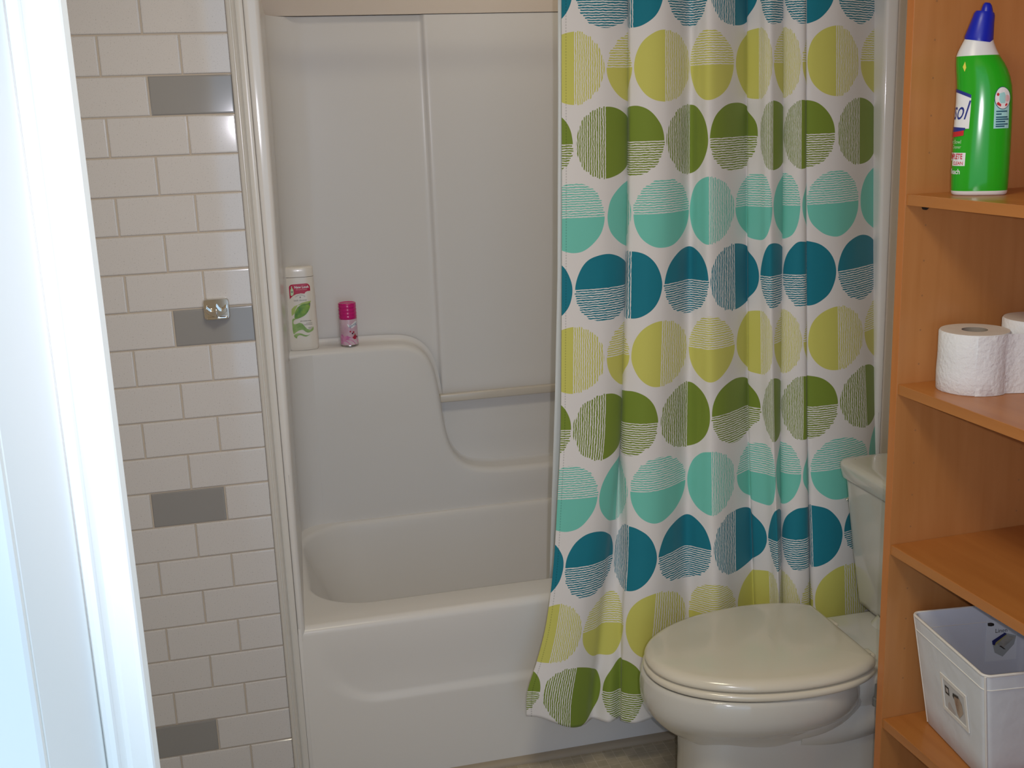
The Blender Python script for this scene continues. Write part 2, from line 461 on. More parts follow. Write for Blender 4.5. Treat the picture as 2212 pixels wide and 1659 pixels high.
# lower back wall with the S-shaped ledge
H = [(.300,.938),(.36,.939),(.436,.939),(.54,.938),(.620,.936),(.668,.931),(.702,.917),(.726,.893),(.741,.861),(.750,.822),(.757,.772),(.763,.715),(.770,.664),(.782,.619),(.801,.584),(.829,.560),(.866,.547),(.92,.540),(.98,.538),(1.02,.538)]
H = catmull(H, 5)
H = H + [(UX0+UX1-x, z) for x, z in reversed(H[:-1])]
nrm = []
for i in range(len(H)):
    a, b = H[max(i-1, 0)], H[min(i+1, len(H)-1)]
    d = Vector((b[0]-a[0], b[1]-a[1])).normalized(); nrm.append((-d.y, d.x))
cs = [(.016, .7562), (.010, .7550), (.004, .7515), (.001, .746), (0, .738), (0, .70), (-.0010, .694), (-.0035, .6885), (-.0075, .6840), (-.0125, .6812), (-.018, .680)]
V = []
for i, (x, z) in enumerate(H):
    for o, y in cs: V.append((x+nrm[i][0]*o, y, z+nrm[i][1]*o))
    x2, z2 = V[-1][0], V[-1][2]
    for t in (.33, .66, 1.0): V.append((x2, .680, z2+(RZ-.012-z2)*t))
n = len(cs)+3
F = [(i*n+j, i*n+j+1, (i+1)*n+j+1, (i+1)*n+j) for i in range(len(H)-1) for j in range(n-1)]
pydata('ledge', V, F, M['fiberglass'], tub, 60)
for s in (0, 1):   # coved corner below the high ledge
    r = .07; V = []; zz = [RZ-.002, .6, .75, .86, .905, .9245]
    for z in zz:
        for a in range(0, 91, 10):
            x = xr(z)+.026+r-r*math.cos(R(a)); y = .680-r+r*math.sin(R(a))-.0005
            V.append((UX0+UX1-x if s else x, y, z))
    F = [(i*10+j, i*10+j+1, (i+1)*10+j+1, (i+1)*10+j) for i in range(len(zz)-1) for j in range(9)]
    pydata('corner_cove', V, F, M['fiberglass'], tub, 60)
gb = box('grab_bar', (.758, .700, .749), (UX0+UX1-.758, .722, .773), M['bar'], tub, .004, 3)
gb['label'] = 'cloudy plastic towel bar across the recess'

# control points of the curtain folds: rows of (x, y) at falling heights
CURTAIN_U = [-0.18, 0, 0.25, 0.5, 0.75, 0.9, 1.15, 1.4, 1.5, 1.75, 2, 2.25, 2.5, 2.75, 3, 3.25, 3.5, 3.74, 3.84, 4, 4.25, 4.5, 4.8, 5.1, 5.45, 5.75, 6.0, 6.25, 6.5, 6.62, 6.85, 7.05, 7.3, 7.5, 7.75, 8, 8.25, 8.5, 8.87, 9.2, 9.7]
CURTAIN_Z = [1.9, 1.65, 1.45, 1.25, 1.05, 0.85, 0.7, 0.55, 0.42, 0.3, 0.2, 0.12]
CURTAIN_XY = [
 [(0.9485,-0.0094),(0.9741,-0.0154),(1.0064,-0.0194),(1.0428,-0.0174),(1.0865,-0.0015),(1.106,0.0184),(1.112,0.0503),(1.1025,0.0055),(1.1069,-0.0114),(1.1368,-0.0293),(1.1723,-0.0293),(1.2108,-0.0094),(1.2479,0.0185),(1.2598,-0.0044),(1.2727,-0.0293),(1.3052,-0.0213),(1.3477,0.0055),(1.3896,0.0364),(1.3875,0.0225),(1.4012,-0.0044),(1.408,-0.0243),(1.422,-0.0293),(1.4613,0.0006),(1.4796,0.0454),(1.4916,0.0782),(1.4734,0.0354),(1.4599,-0.0044),(1.4693,-0.0273),(1.4862,-0.0372),(1.5004,-0.0293),(1.5155,0.0055),(1.5279,0.0354),(1.5129,0.0006),(1.5037,-0.0273),(1.5334,-0.0343),(1.5732,-0.0293),(1.6112,-0.0143),(1.6544,0.0105),(1.7156,0.0524),(1.7241,0.0723),(1.7109,0.0603)],
 [(0.9393,-0.0182),(0.9654,-0.0241),(0.9984,-0.0281),(1.0356,-0.0261),(1.0801,-0.0101),(1.0999,0.0099),(1.1058,0.0419),(1.0964,-0.0031),(1.101,-0.02),(1.1316,-0.038),(1.1679,-0.0379),(1.207,-0.0179),(1.2447,0.01),(1.2571,-0.0129),(1.2704,-0.0379),(1.3035,-0.0298),(1.3467,-0.0028),(1.3893,0.0281),(1.3872,0.0142),(1.4014,-0.0128),(1.4085,-0.0327),(1.4229,-0.0377),(1.4628,-0.0077),(1.481,0.0372),(1.493,0.0702),(1.4748,0.0272),(1.4614,-0.0127),(1.4711,-0.0357),(1.4885,-0.0457),(1.5029,-0.0377),(1.5181,-0.0027),(1.5305,0.0273),(1.5154,-0.0077),(1.5063,-0.0357),(1.5367,-0.0426),(1.5773,-0.0376),(1.6159,-0.0226),(1.6598,0.0024),(1.7219,0.0444),(1.7303,0.0644),(1.717,0.0524)],
 [(0.9327,-0.0246),(0.9593,-0.0306),(0.9929,-0.0345),(1.0307,-0.0325),(1.0734,-0.0164),(1.0941,0.0036),(1.0998,0.0357),(1.0911,-0.0094),(1.0953,-0.0264),(1.1271,-0.0444),(1.1646,-0.0443),(1.2037,-0.0243),(1.2418,0.0038),(1.2545,-0.0192),(1.2682,-0.0442),(1.3018,-0.0361),(1.3456,-0.0091),(1.3892,0.022),(1.3878,0.008),(1.4018,-0.019),(1.4092,-0.039),(1.4232,-0.044),(1.4636,-0.0139),(1.4818,0.0311),(1.4937,0.0642),(1.4755,0.0211),(1.4622,-0.0189),(1.4729,-0.0419),(1.4895,-0.0519),(1.5052,-0.0439),(1.5203,-0.0088),(1.5327,0.0212),(1.5177,-0.0138),(1.508,-0.0419),(1.5396,-0.0488),(1.5808,-0.0438),(1.6194,-0.0287),(1.6632,-0.0037),(1.7271,0.0384),(1.7355,0.0585),(1.7221,0.0464)],
 [(0.9252,-0.0323),(0.9518,-0.0382),(0.9862,-0.0421),(1.025,-0.04),(1.0649,-0.0238),(1.0855,-0.0037),(1.0908,0.0265),(1.0833,-0.0167),(1.0882,-0.0338),(1.1202,-0.0518),(1.1584,-0.0517),(1.1981,-0.0315),(1.2377,-0.0032),(1.2518,-0.0263),(1.2666,-0.0514),(1.3006,-0.0432),(1.3447,-0.016),(1.3891,0.0153),(1.3884,0.0012),(1.4029,-0.0259),(1.4106,-0.046),(1.4237,-0.0509),(1.4632,-0.0207),(1.4814,0.0245),(1.4935,0.0577),(1.4752,0.0145),(1.4619,-0.0257),(1.4741,-0.0488),(1.4909,-0.0588),(1.5075,-0.0507),(1.5224,-0.0155),(1.5348,0.0146),(1.5198,-0.0206),(1.5099,-0.0487),(1.5429,-0.0556),(1.585,-0.0505),(1.6244,-0.0353),(1.6684,-0.0101),(1.7325,0.0322),(1.7408,0.0523),(1.7272,0.0402)],
 [(0.9162,-0.0416),(0.9424,-0.0475),(0.9777,-0.0514),(1.018,-0.0493),(1.0547,-0.033),(1.0737,-0.0128),(1.0777,0.0126),(1.0719,-0.0259),(1.0799,-0.043),(1.11,-0.061),(1.1478,-0.0609),(1.1895,-0.0406),(1.2319,-0.0122),(1.2491,-0.0353),(1.2662,-0.0604),(1.3007,-0.0522),(1.3449,-0.0249),(1.3888,0.0065),(1.3881,-0.0076),(1.4049,-0.0347),(1.4134,-0.0549),(1.4248,-0.0599),(1.4603,-0.0295),(1.4785,0.0159),(1.4911,0.0492),(1.4728,0.0058),(1.4595,-0.0345),(1.474,-0.0577),(1.4945,-0.0677),(1.5093,-0.0596),(1.5238,-0.0242),(1.5362,0.006),(1.5212,-0.0293),(1.5122,-0.0575),(1.5468,-0.0645),(1.5905,-0.0593),(1.6338,-0.044),(1.6803,-0.0187),(1.7377,0.0238),(1.7461,0.044),(1.7318,0.0318)],
 [(0.906,-0.0523),(0.9317,-0.0582),(0.9678,-0.0619),(1.0097,-0.0593),(1.0441,-0.0424),(1.0619,-0.0218),(1.0645,-0.0014),(1.0606,-0.035),(1.0714,-0.0524),(1.0997,-0.0706),(1.1372,-0.0702),(1.1808,-0.0496),(1.226,-0.0211),(1.2464,-0.0443),(1.2657,-0.0695),(1.3007,-0.0612),(1.345,-0.0337),(1.3885,-0.0022),(1.3878,-0.0164),(1.4069,-0.0436),(1.4161,-0.0637),(1.4258,-0.0688),(1.4574,-0.0383),(1.4757,0.0073),(1.4887,0.0407),(1.4704,-0.0029),(1.4572,-0.0433),(1.4739,-0.0665),(1.4981,-0.0765),(1.5112,-0.0684),(1.5252,-0.0329),(1.5376,-0.0026),(1.5225,-0.038),(1.5146,-0.0664),(1.5506,-0.0733),(1.596,-0.068),(1.6432,-0.0527),(1.6923,-0.0272),(1.743,0.0154),(1.7513,0.0357),(1.7364,0.0235)],
 [(0.8894,-0.0703),(0.9146,-0.0762),(0.9474,-0.0799),(0.9855,-0.0773),(1.0202,-0.0602),(1.0401,-0.0392),(1.0526,-0.0242),(1.0559,-0.0525),(1.0622,-0.07),(1.0907,-0.0883),(1.1279,-0.0878),(1.1708,-0.0665),(1.2174,-0.0369),(1.2396,-0.0604),(1.2612,-0.086),(1.2951,-0.0773),(1.3391,-0.0488),(1.3872,-0.0161),(1.3883,-0.0305),(1.4093,-0.0582),(1.4178,-0.0788),(1.4258,-0.0839),(1.4539,-0.0525),(1.4728,-0.0057),(1.4839,0.0241),(1.4676,-0.0161),(1.4537,-0.0576),(1.4671,-0.0813),(1.4907,-0.0913),(1.5092,-0.0828),(1.524,-0.0464),(1.537,-0.0153),(1.5221,-0.0516),(1.5168,-0.0806),(1.5534,-0.0874),(1.5985,-0.0817),(1.6476,-0.0656),(1.6973,-0.0392),(1.744,0.0047),(1.7513,0.0236),(1.7373,0.0129)],
 [(0.8706,-0.0888),(0.8956,-0.0947),(0.9257,-0.0983),(0.9604,-0.0956),(0.9959,-0.0782),(1.018,-0.0568),(1.0406,-0.0478),(1.0513,-0.0699),(1.0527,-0.0877),(1.0812,-0.1061),(1.1184,-0.1055),(1.1606,-0.0839),(1.2081,-0.054),(1.2323,-0.0776),(1.2563,-0.1034),(1.2887,-0.0945),(1.3319,-0.0658),(1.3856,-0.0327),(1.3891,-0.0473),(1.412,-0.075),(1.4194,-0.0958),(1.4257,-0.1009),(1.4498,-0.0693),(1.4695,-0.0222),(1.477,0.0004),(1.4642,-0.0327),(1.4497,-0.0745),(1.4584,-0.0983),(1.4804,-0.1084),(1.5062,-0.0997),(1.5216,-0.0631),(1.5353,-0.0317),(1.5209,-0.0683),(1.5192,-0.0975),(1.5561,-0.1042),(1.6004,-0.0984),(1.6505,-0.0821),(1.6994,-0.0555),(1.7416,-0.0113),(1.7457,0.0033),(1.7348,-0.0031)],
 [(0.8456,-0.1061),(0.871,-0.112),(0.9006,-0.1157),(0.9336,-0.1131),(0.9702,-0.0955),(0.9955,-0.0739),(1.0206,-0.0754),(1.0339,-0.0869),(1.0372,-0.1048),(1.0659,-0.1233),(1.1042,-0.1226),(1.1535,-0.1005),(1.2067,-0.07),(1.2307,-0.0939),(1.2554,-0.1198),(1.2867,-0.1108),(1.3287,-0.0816),(1.3846,-0.048),(1.3895,-0.0627),(1.4118,-0.0907),(1.418,-0.1116),(1.4239,-0.1168),(1.4471,-0.0848),(1.4669,-0.0372),(1.4741,-0.015),(1.4617,-0.0478),(1.4469,-0.0901),(1.4545,-0.1141),(1.4761,-0.1243),(1.5034,-0.1154),(1.5192,-0.0783),(1.5334,-0.0466),(1.5189,-0.0836),(1.5182,-0.113),(1.556,-0.1197),(1.6004,-0.1137),(1.6514,-0.0971),(1.7,-0.0701),(1.7394,-0.0255),(1.7416,-0.013),(1.7326,-0.0172)],
 [(0.8133,-0.1196),(0.8418,-0.1255),(0.8746,-0.1291),(0.9098,-0.1264),(0.9494,-0.1089),(0.9767,-0.0874),(1.0037,-0.1),(1.025,-0.1002),(1.0266,-0.1181),(1.0519,-0.1366),(1.0854,-0.136),(1.1407,-0.1141),(1.2002,-0.0837),(1.2258,-0.1075),(1.2521,-0.1333),(1.2836,-0.1244),(1.3258,-0.0954),(1.3835,-0.0621),(1.3892,-0.0766),(1.4099,-0.1046),(1.4155,-0.1255),(1.4211,-0.1306),(1.4445,-0.0988),(1.4648,-0.0514),(1.4758,-0.022),(1.4595,-0.062),(1.4444,-0.1041),(1.4518,-0.128),(1.4736,-0.1382),(1.5005,-0.1294),(1.5165,-0.0925),(1.5308,-0.0609),(1.5162,-0.0977),(1.5155,-0.1271),(1.5541,-0.1338),(1.5989,-0.1279),(1.6503,-0.1114),(1.6984,-0.0845),(1.7372,-0.0396),(1.7433,-0.0206),(1.7302,-0.0313)],
 [(0.7865,-0.133),(0.8176,-0.1388),(0.853,-0.1423),(0.8899,-0.1393),(0.9321,-0.1213),(0.9612,-0.0993),(0.9893,-0.1229),(1.0188,-0.112),(1.0178,-0.1301),(1.04,-0.1489),(1.0686,-0.1483),(1.1276,-0.1257),(1.1912,-0.0946),(1.2197,-0.1185),(1.2479,-0.1445),(1.2796,-0.1354),(1.3221,-0.1058),(1.381,-0.0721),(1.3877,-0.0867),(1.4077,-0.1148),(1.4132,-0.1359),(1.418,-0.1411),(1.4416,-0.109),(1.4619,-0.0614),(1.4748,-0.0285),(1.4566,-0.072),(1.4414,-0.1142),(1.4489,-0.1384),(1.4708,-0.1486),(1.4979,-0.1396),(1.514,-0.1026),(1.5283,-0.0709),(1.5137,-0.1078),(1.5129,-0.1373),(1.5518,-0.144),(1.5968,-0.138),(1.6485,-0.1214),(1.6969,-0.0945),(1.7356,-0.0499),(1.743,-0.0289),(1.7287,-0.0416)],
 [(0.7826,-0.135),(0.8136,-0.141),(0.8485,-0.145),(0.8844,-0.143),(0.9245,-0.127),(0.9519,-0.107),(0.9819,-0.135),(1.0146,-0.12),(1.013,-0.137),(1.0343,-0.155),(1.0599,-0.155),(1.1178,-0.135),(1.1872,-0.1045),(1.2157,-0.1284),(1.2441,-0.1545),(1.2758,-0.1453),(1.3186,-0.1156),(1.378,-0.0814),(1.3847,-0.0961),(1.4044,-0.1245),(1.41,-0.1457),(1.4147,-0.1509),(1.4386,-0.1185),(1.4593,-0.0702),(1.4732,-0.0349),(1.4538,-0.0809),(1.4384,-0.1238),(1.4458,-0.1482),(1.4678,-0.1584),(1.4951,-0.1493),(1.5114,-0.1117),(1.526,-0.0795),(1.5111,-0.117),(1.5101,-0.1468),(1.5492,-0.1535),(1.5945,-0.1473),(1.6466,-0.1303),(1.6954,-0.1028),(1.7345,-0.0576),(1.7419,-0.0366),(1.7275,-0.0494)]]
def LINER_X0(z): return interp(z, LINER_Z, LINER_X)
LINER_Z = [0.22, 0.28, 0.34, 0.4, 0.47, 0.65, 0.9, 1.2, 1.6, 1.92]
LINER_X = [0.9255, 0.9244, 0.9234, 0.921, 0.9159, 0.9114, 0.9192, 0.9321, 0.944, 0.9517]
# ------------------------------------------------------------ shower curtain, liner, rod
def curtain_material():
    m = bpy.data.materials.new('dotted_curtain_print'); m.use_nodes = True
    nt = m.node_tree; L = nt.links; b = nt.nodes['Principled BSDF']
    b.inputs['Roughness'].default_value = .75; b.inputs['Specular IOR Level'].default_value = .25
    b.inputs['Sheen Weight'].default_value = .15
    def mt(op, a, c=None, d=None):
        n = nt.nodes.new('ShaderNodeMath'); n.operation = op
        for i, v in enumerate((a, c, d)):
            if v is None: continue
            if isinstance(v, (int, float)): n.inputs[i].default_value = v
            else: L.new(v, n.inputs[i])
        return n.outputs[0]
    def mixf(f, a, c):   # f ? c : a
        return mt('ADD', mt('MULTIPLY', a, mt('SUBTRACT', 1.0, f)), mt('MULTIPLY', c, f))
    uv = nt.nodes.new('ShaderNodeUVMap'); sp = nt.nodes.new('ShaderNodeSeparateXYZ'); L.new(uv.outputs[0], sp.inputs[0])
    U, V = sp.outputs[0], sp.outputs[1]            # U in dots, V in rows (downwards)
    PU, PV = .150, .1585
    row = mt('ROUND', V); fz = mt('MULTIPLY', mt('SUBTRACT', row, V), PV)      # up positive, metres
    even = mt('SUBTRACT', 1.0, mt('FLOORED_MODULO', row, 2.0))
    uu = mt('ADD', U, mt('MULTIPLY', even, .5)); k = mt('ROUND', uu); fx = mt('MULTIPLY', mt('SUBTRACT', uu, k), PU)
    # parity: odd rows k+(row-1)/2, even rows k+row/2 ; even sum -> vertical split
    half = mt('FLOOR', mt('MULTIPLY', row, .5))
    par = mt('FLOORED_MODULO', mt('ADD', k, half), 2.0)
    isV = mt('SUBTRACT', 1.0, par)
    s = mixf(isV, fz, fx); along = mixf(isV, fx, fz)
    sgn = mt('SUBTRACT', mt('MULTIPLY', even, 2.0), 1.0)
    solid = mt('GREATER_THAN', mt('MULTIPLY', s, sgn), 0.0)
    # wobbling stripes
    a = mt('ABSOLUTE', s)
    cell = mt('ADD', mt('MULTIPLY', row, 17.3), mt('MULTIPLY', k, 5.7))
    cv = nt.nodes.new('ShaderNodeCombineXYZ'); L.new(mt('MULTIPLY', along, 95.0), cv.inputs[0]); L.new(mt('MULTIPLY', a, 120.0), cv.inputs[1]); L.new(cell, cv.inputs[2])
    nz = nt.nodes.new('ShaderNodeTexNoise'); nz.inputs['Scale'].default_value = 1.0; nz.inputs['Detail'].default_value = 2; L.new(cv.outputs[0], nz.inputs['Vector'])
    PER = .0052
    aw = mt('ADD', a, mt('MULTIPLY', mt('SUBTRACT', nz.outputs['Fac'], .5), .0042))
    t = mt('DIVIDE', aw, PER)
    fr = mt('FRACT', t)
    stripe = mt('GREATER_THAN', fr, .47)
    # ragged stripe ends
    wv = nt.nodes.new('ShaderNodeTexWhiteNoise'); wv.noise_dimensions = '2D'
    c2 = nt.nodes.new('ShaderNodeCombineXYZ'); L.new(mt('FLOOR', t), c2.inputs[0]); L.new(cell, c2.inputs[1]); L.new(c2.outputs[0], wv.inputs['Vector'])
    rag = mt('MULTIPLY', mt('SUBTRACT', wv.outputs['Value'], .5), .004)
    rad = mt('SQRT', mt('ADD', mt('MULTIPLY', fx, fx), mt('MULTIPLY', mt('MULTIPLY', fz, fz), .905)))
    n2 = nt.nodes.new('ShaderNodeTexNoise'); n2.inputs['Scale'].default_value = 1.0; n2.inputs['Detail'].default_value = 1
    c3 = nt.nodes.new('ShaderNodeCombineXYZ'); L.new(mt('MULTIPLY', U, 2.2), c3.inputs[0]); L.new(mt('MULTIPLY', V, 2.2), c3.inputs[1]); L.new(c3.outputs[0], n2.inputs['Vector'])
    rr = mt('ADD', .0722, mt('MULTIPLY', mt('SUBTRACT', n2.outputs['Fac'], .5), .006))
    inS = mt('LESS_THAN', rad, rr); inT = mt('LESS_THAN', rad, mt('ADD', rr, rag))
    ink = mixf(solid, mt('MULTIPLY', inT, stripe), inS)
    # row colours
    idx = mt('FLOORED_MODULO', row, 4.0)
    cr = nt.nodes.new('ShaderNodeValToRGB'); cr.color_ramp.interpolation = 'CONSTANT'
    e = cr.color_ramp.elements
    e[0].position = 0; e[0].color = lin(22,122,142)
    e[1].position = .2; e[1].color = lin(205,203,104)
    q = e.new(.45); q.color = lin(122,143,52)
    q = e.new(.7); q.color = lin(116,202,186)
    L.new(mt('DIVIDE', idx, 4.0), cr.inputs['Fac'])
    mx = nt.nodes.new('ShaderNodeMix'); mx.data_type = 'RGBA'
    mx.inputs[6].default_value = lin(226,223,222)
    L.new(ink, mx.inputs['Factor']); L.new(cr.outputs['Color'], mx.inputs[7])
    # stitched line of the side hem
    st = mt('MULTIPLY', mt('LESS_THAN', mt('ABSOLUTE', mt('ADD', U, .118)), .0075), mt('LESS_THAN', mt('FRACT', mt('MULTIPLY', V, 26.0)), .62))
    hm = nt.nodes.new('ShaderNodeMix'); hm.data_type = 'RGBA'; hm.blend_type = 'MULTIPLY'; hm.inputs[7].default_value = (.72, .72, .72, 1)
    L.new(st, hm.inputs['Factor']); L.new(mx.outputs[2], hm.inputs[6])
    L.new(hm.outputs[2], b.inputs['Base Color'])
    n3 = nt.nodes.new('ShaderNodeTexNoise'); n3.inputs['Scale'].default_value = 9; n3.inputs['Detail'].default_value = 3
    tc = nt.nodes.new('ShaderNodeTexCoord'); L.new(tc.outputs['Object'], n3.inputs['Vector'])
    bp = nt.nodes.new('ShaderNodeBump'); bp.inputs['Strength'].default_value = .25; bp.inputs['Distance'].default_value = .01
    L.new(n3.outputs['Fac'], bp.inputs['Height']); L.new(bp.outputs['Normal'], b.inputs['Normal'])
    return m
M['curtain'] = curtain_material()

def curtain_point_table():
    cols = []
    for c in range(len(CURTAIN_U)):
        cols.append([(CURTAIN_XY[r][c][0], CURTAIN_XY[r][c][1], CURTAIN_Z[r]) for r in range(len(CURTAIN_Z))])
    return [catmull(c, 6) for c in cols]
CT = curtain_point_table()                      # per control column a list of points going down
NR = len(CT[0])
grid = []; KU = 9
for r in range(NR):
    pts = [(CURTAIN_U[c], CT[c][r][0], CT[c][r][1], CT[c][r][2]) for c in range(len(CURTAIN_U))]
    grid.append(catmull(pts, KU))
nu = len(grid[0]); V = []; UVS = []
HEM = .150
zt = CURTAIN_Z[0]
for r, g in enumerate(grid):
    for (u, x, y, z) in g:
        # hem sits at z = HEM; rescale the lowest stretch so that the cloth ends there
        zz = z if z > .30 else HEM + (z-CURTAIN_Z[-1])*(.30-HEM)/(.30-CURTAIN_Z[-1])
        lift = .050*sst(.75, -.18, u)*sst(.42, .15, zz)
        UVS.append((u, (1.8055-zz)/.1585))
        V.append((x, y, zz+lift))
F = [(i*nu+j, i*nu+j+1, (i+1)*nu+j+1, (i+1)*nu+j) for i in range(NR-1) for j in range(nu-1)]
me = bpy.data.meshes.new('shower_curtain'); me.from_pydata(V, [], F)
ul = me.uv_layers.new(name='print')
for lp in me.loops: ul.data[lp.index].uv = UVS[lp.vertex_index]
me.shade_smooth()
cur = link('shower_curtain', me, M['curtain'])
sd = cur.modifiers.new('cloth', 'SOLIDIFY'); sd.thickness = .0012; sd.offset = 0
tag(cur, 'white fabric shower curtain printed with rows of teal, aqua, lime and olive dots', 'curtain')

# vinyl liner hanging inside the tub
V = []; nl = 90; lz = [1.92, 1.6, 1.2, .9, .65, .47, .40, .34, .28, .22]
ly = [.02, .022, .024, .03, .055, .105, .135, .15, .16, .17]
for z, y in zip(lz, ly):
    for j in range(nl+1):
        t = j/nl; x = LINER_X0(z) + (1.675-LINER_X0(z))*t
        am = .016*sst(0, .12, t)
        V.append((x, y + .008 + am*math.sin(t*46) + am*.6*math.sin(t*21+1), z))
F = [(i*(nl+1)+j, i*(nl+1)+j+1, (i+1)*(nl+1)+j+1, (i+1)*(nl+1)+j) for i in range(len(lz)-1) for j in range(nl)]
lin_o = pydata('shower_liner', V, F, M['liner'], None, 180)
sd = lin_o.modifiers.new('sheet', 'SOLIDIFY'); sd.thickness = .0008
tag(lin_o, 'plain white liner edge hanging inside the tub behind the printed curtain', 'curtain')

bm = bmesh.new(); tube(bm, [(UX0+.013, .022, 1.945), (1.02, .022, 1.945), (UX1-.013, .022, 1.945)], .0125, 20)
rod = thing('curtain_rod', 'chrome rod across the tub opening that carries the curtain', 'rod', (0,0,0))
frombm('pole', bm, M['chrome'], rod, 40)
for x, s in ((UX0+.012, 1), (UX1-.012, -1)):
    bm = bmesh.new(); tube(bm, [(x, .022, 1.945), (x+s*.006, .022, 1.945), (x+s*.016, .022, 1.945)], [.03, .03, .016], 24)
    frombm('end_flange', bm, M['chrome'], rod, 40)

# ------------------------------------------------------------ robe hook on the tiles
hk = thing('robe_hook', 'small square chrome robe hook on the gray tile', 'hook', (.1763, -.001, 1.1815))
bm = bmesh.new()
rr = rrect(-.0268, .0268, -.0225, .0225, .007, 6, 3)
lay = [(0, 1.0), (-.006, 1.0), (-.0085, .975), (-.010, .93)]
rings = [[(x*s, y, z*s) for x, z in rr] for y, s in lay]
v, f = loft_data(rings); pydata('back_plate', v, f, M['chrome'], hk, 40)
top = catmull([(-.0222,.0030),(-.0200,.0042),(-.0165,.0005),(-.0110,-.0030),(-.0060,-.0010),(-.0025,.0050),(0,.0075),(.0025,.0050),(.0060,-.0010),(.0110,-.0030),(.0165,.0005),(.0200,.0042),(.0222,.0030)], 4)
poly = top + [(.0222,-.0035),(.0160,-.0085),(.0085,-.0125),(.0030,-.0145),(0,-.0150),(-.0030,-.0145),(-.0085,-.0125),(-.0160,-.0085),(-.0222,-.0035)]
rings = []
for y, sx_, dz in ((-.008, .93, 0), (-.014, 1.0, 0), (-.026, 1.0, .0008), (-.031, .985, .0014), (-.0325, .93, .0018)):
    rings.append([(px_*sx_, y, pz_*(1 if y > -.03 else .94)+dz) for px_, pz_ in poly])
v, f = loft_data(rings); pydata('double_hook', v, f, M['chrome'], hk, 38)
bm = bmesh.new(); tube(bm, [(0, -.030, .0075), (0, -.0345, .002), (0, -.0355, -.006), (0, -.0335, -.0135), (0, -.027, -.0165)], [.0014, .0019, .002, .0019, .0015], 12)
frombm('center_ridge', bm, M['chrome'], hk, 50)
box('lower_lip', (-.0215, -.0155, -.0210), (.0215, -.009, -.0145), M['chrome'], hk, .0025, 3)
# ------------------------------------------------------------ toilet
PY = -.367
tl = thing('toilet', 'bone colored two-piece toilet with closed lid in front of the curtain', 'toilet', (1.30, PY, 0))
OX = 1.30
seat = [(.996,0),(1.001,.036),(1.017,.072),(1.045,.106),(1.085,.136),(1.135,.160),(1.19,.176),(1.25,.185),(1.31,.186),(1.365,.179),(1.41,.165),(1.434,.151),(1.447,.140),(1.4525,.128),(1.454,.09),(1.454,.045)]
def outline(scale=1.0, off=0.0, base=seat, back=None):
    S2 = catmull(base, 5)
    S2 = S2 + [(base[-1][0], 0.0)]
    full = S2 + [(x, -y) for x, y in reversed(S2[1:-1])]
    pts = []
    n = len(full)
    for i, (x, y) in enumerate(full):
        a, b = full[i-1], full[(i+1) % n]
        d = Vector((b[0]-a[0], b[1]-a[1]));
        d = d.normalized() if d.length > 1e-9 else Vector((0, 1))
        nx_, ny_ = -d.y, d.x
        px = 1.26+(x-1.26)*scale + nx_*off; py = y*scale + ny_*off
        pts.append((px-OX, py))
    return pts
def oring(z, scale=1.0, off=0.0, base=seat, dx=0.0, tilt=0.0):
    return [(x+dx, y, z + tilt*(x)) for x, y in outline(scale, off, base)]
# seat lid: domed top, rounded rim
rings = [oring(.4075, 1, -.006), oring(.4085, 1, -.002), oring(.4105, 1, 0), oring(.4160, 1, .0), oring(.4215, 1, -.0025), oring(.4262, 1, -.007), oring(.4290, 1, -.013), oring(.4305, 1, -.021),
         oring(.4320, .80, -.017), oring(.4335, .55, -.011), oring(.4341, .30, -.006), oring(.4343, .10, -.002)]
lid = loft('seat_lid', rings, M['plastic_seat'], tl, 60)
seat2 = [(x if x < 1.40 else x-.004, y) for x, y in seat]
rings = [oring(.3880, 1, -.004, seat2), oring(.3895, 1, .001, seat2), oring(.3930, 1, .0035, seat2), oring(.3985, 1, .0035, seat2), oring(.4025, 1, .001, seat2), oring(.4045, 1, -.004, seat2), oring(.4050, 1, -.012, seat2)]
loft('seat', rings, M['plastic_seat'], tl, 60)
bowl = [(.988,0),(.993,.038),(1.010,.076),(1.040,.112),(1.082,.143),(1.135,.167),(1.19,.181),(1.25,.187),(1.30,.185),(1.345,.175),(1.385,.157),(1.413,.135),(1.430,.108),(1.438,.08),(1.441,.05),(1.442,.025)]
def b(z, sx, sy, dx=0.0, off=0.0):
    return [((x+OX-1.22)*sx+1.22-OX+dx, y*sy, z) for x, y in outline(1, off, bowl)]
rings = [b(.3850, .95, .93), b(.3868, .97, .965), b(.3845, .992, .985), b(.376, 1.0, 1.0), b(.360, 1.012, 1.012), b(.342, 1.012, 1.010), b(.326, 1.003, .990), b(.314, .986, .955), b(.304, .965, .905), b(.296, .943, .85), b(.288, .918, .79), b(.279, .886, .73),
         b(.268, .84, .68), b(.257, .78, .64), b(.246, .71, .61), b(.236, .63, .59)]
loft('bowl', rings, M['ceramic'], tl, 60)
# pedestal
ped = [(1.072,0),(1.074,.03),(1.082,.062),(1.10,.088),(1.135,.105),(1.20,.113),(1.30,.117),(1.42,.118),(1.52,.115),(1.60,.108),(1.64,.09),(1.652,.06),(1.655,.03)]
def pd(z, s, sx=1.0, dx=0.0):
    return [((x+OX-1.36)*sx+1.36-OX+dx, y*s, z) for x, y in outline(1, 0, ped)]
rings = [pd(0.0, 1.06, 1.03), pd(.012, 1.06, 1.03), pd(.022, 1.03, 1.015), pd(.05, 1.0, 1.0), pd(.12, .97, .99), pd(.17, .96, .985), pd(.215, .98, .985), pd(.26, .98, .97), pd(.30, .90, .93)]
loft('pedestal', rings, M['ceramic'], tl, 60)
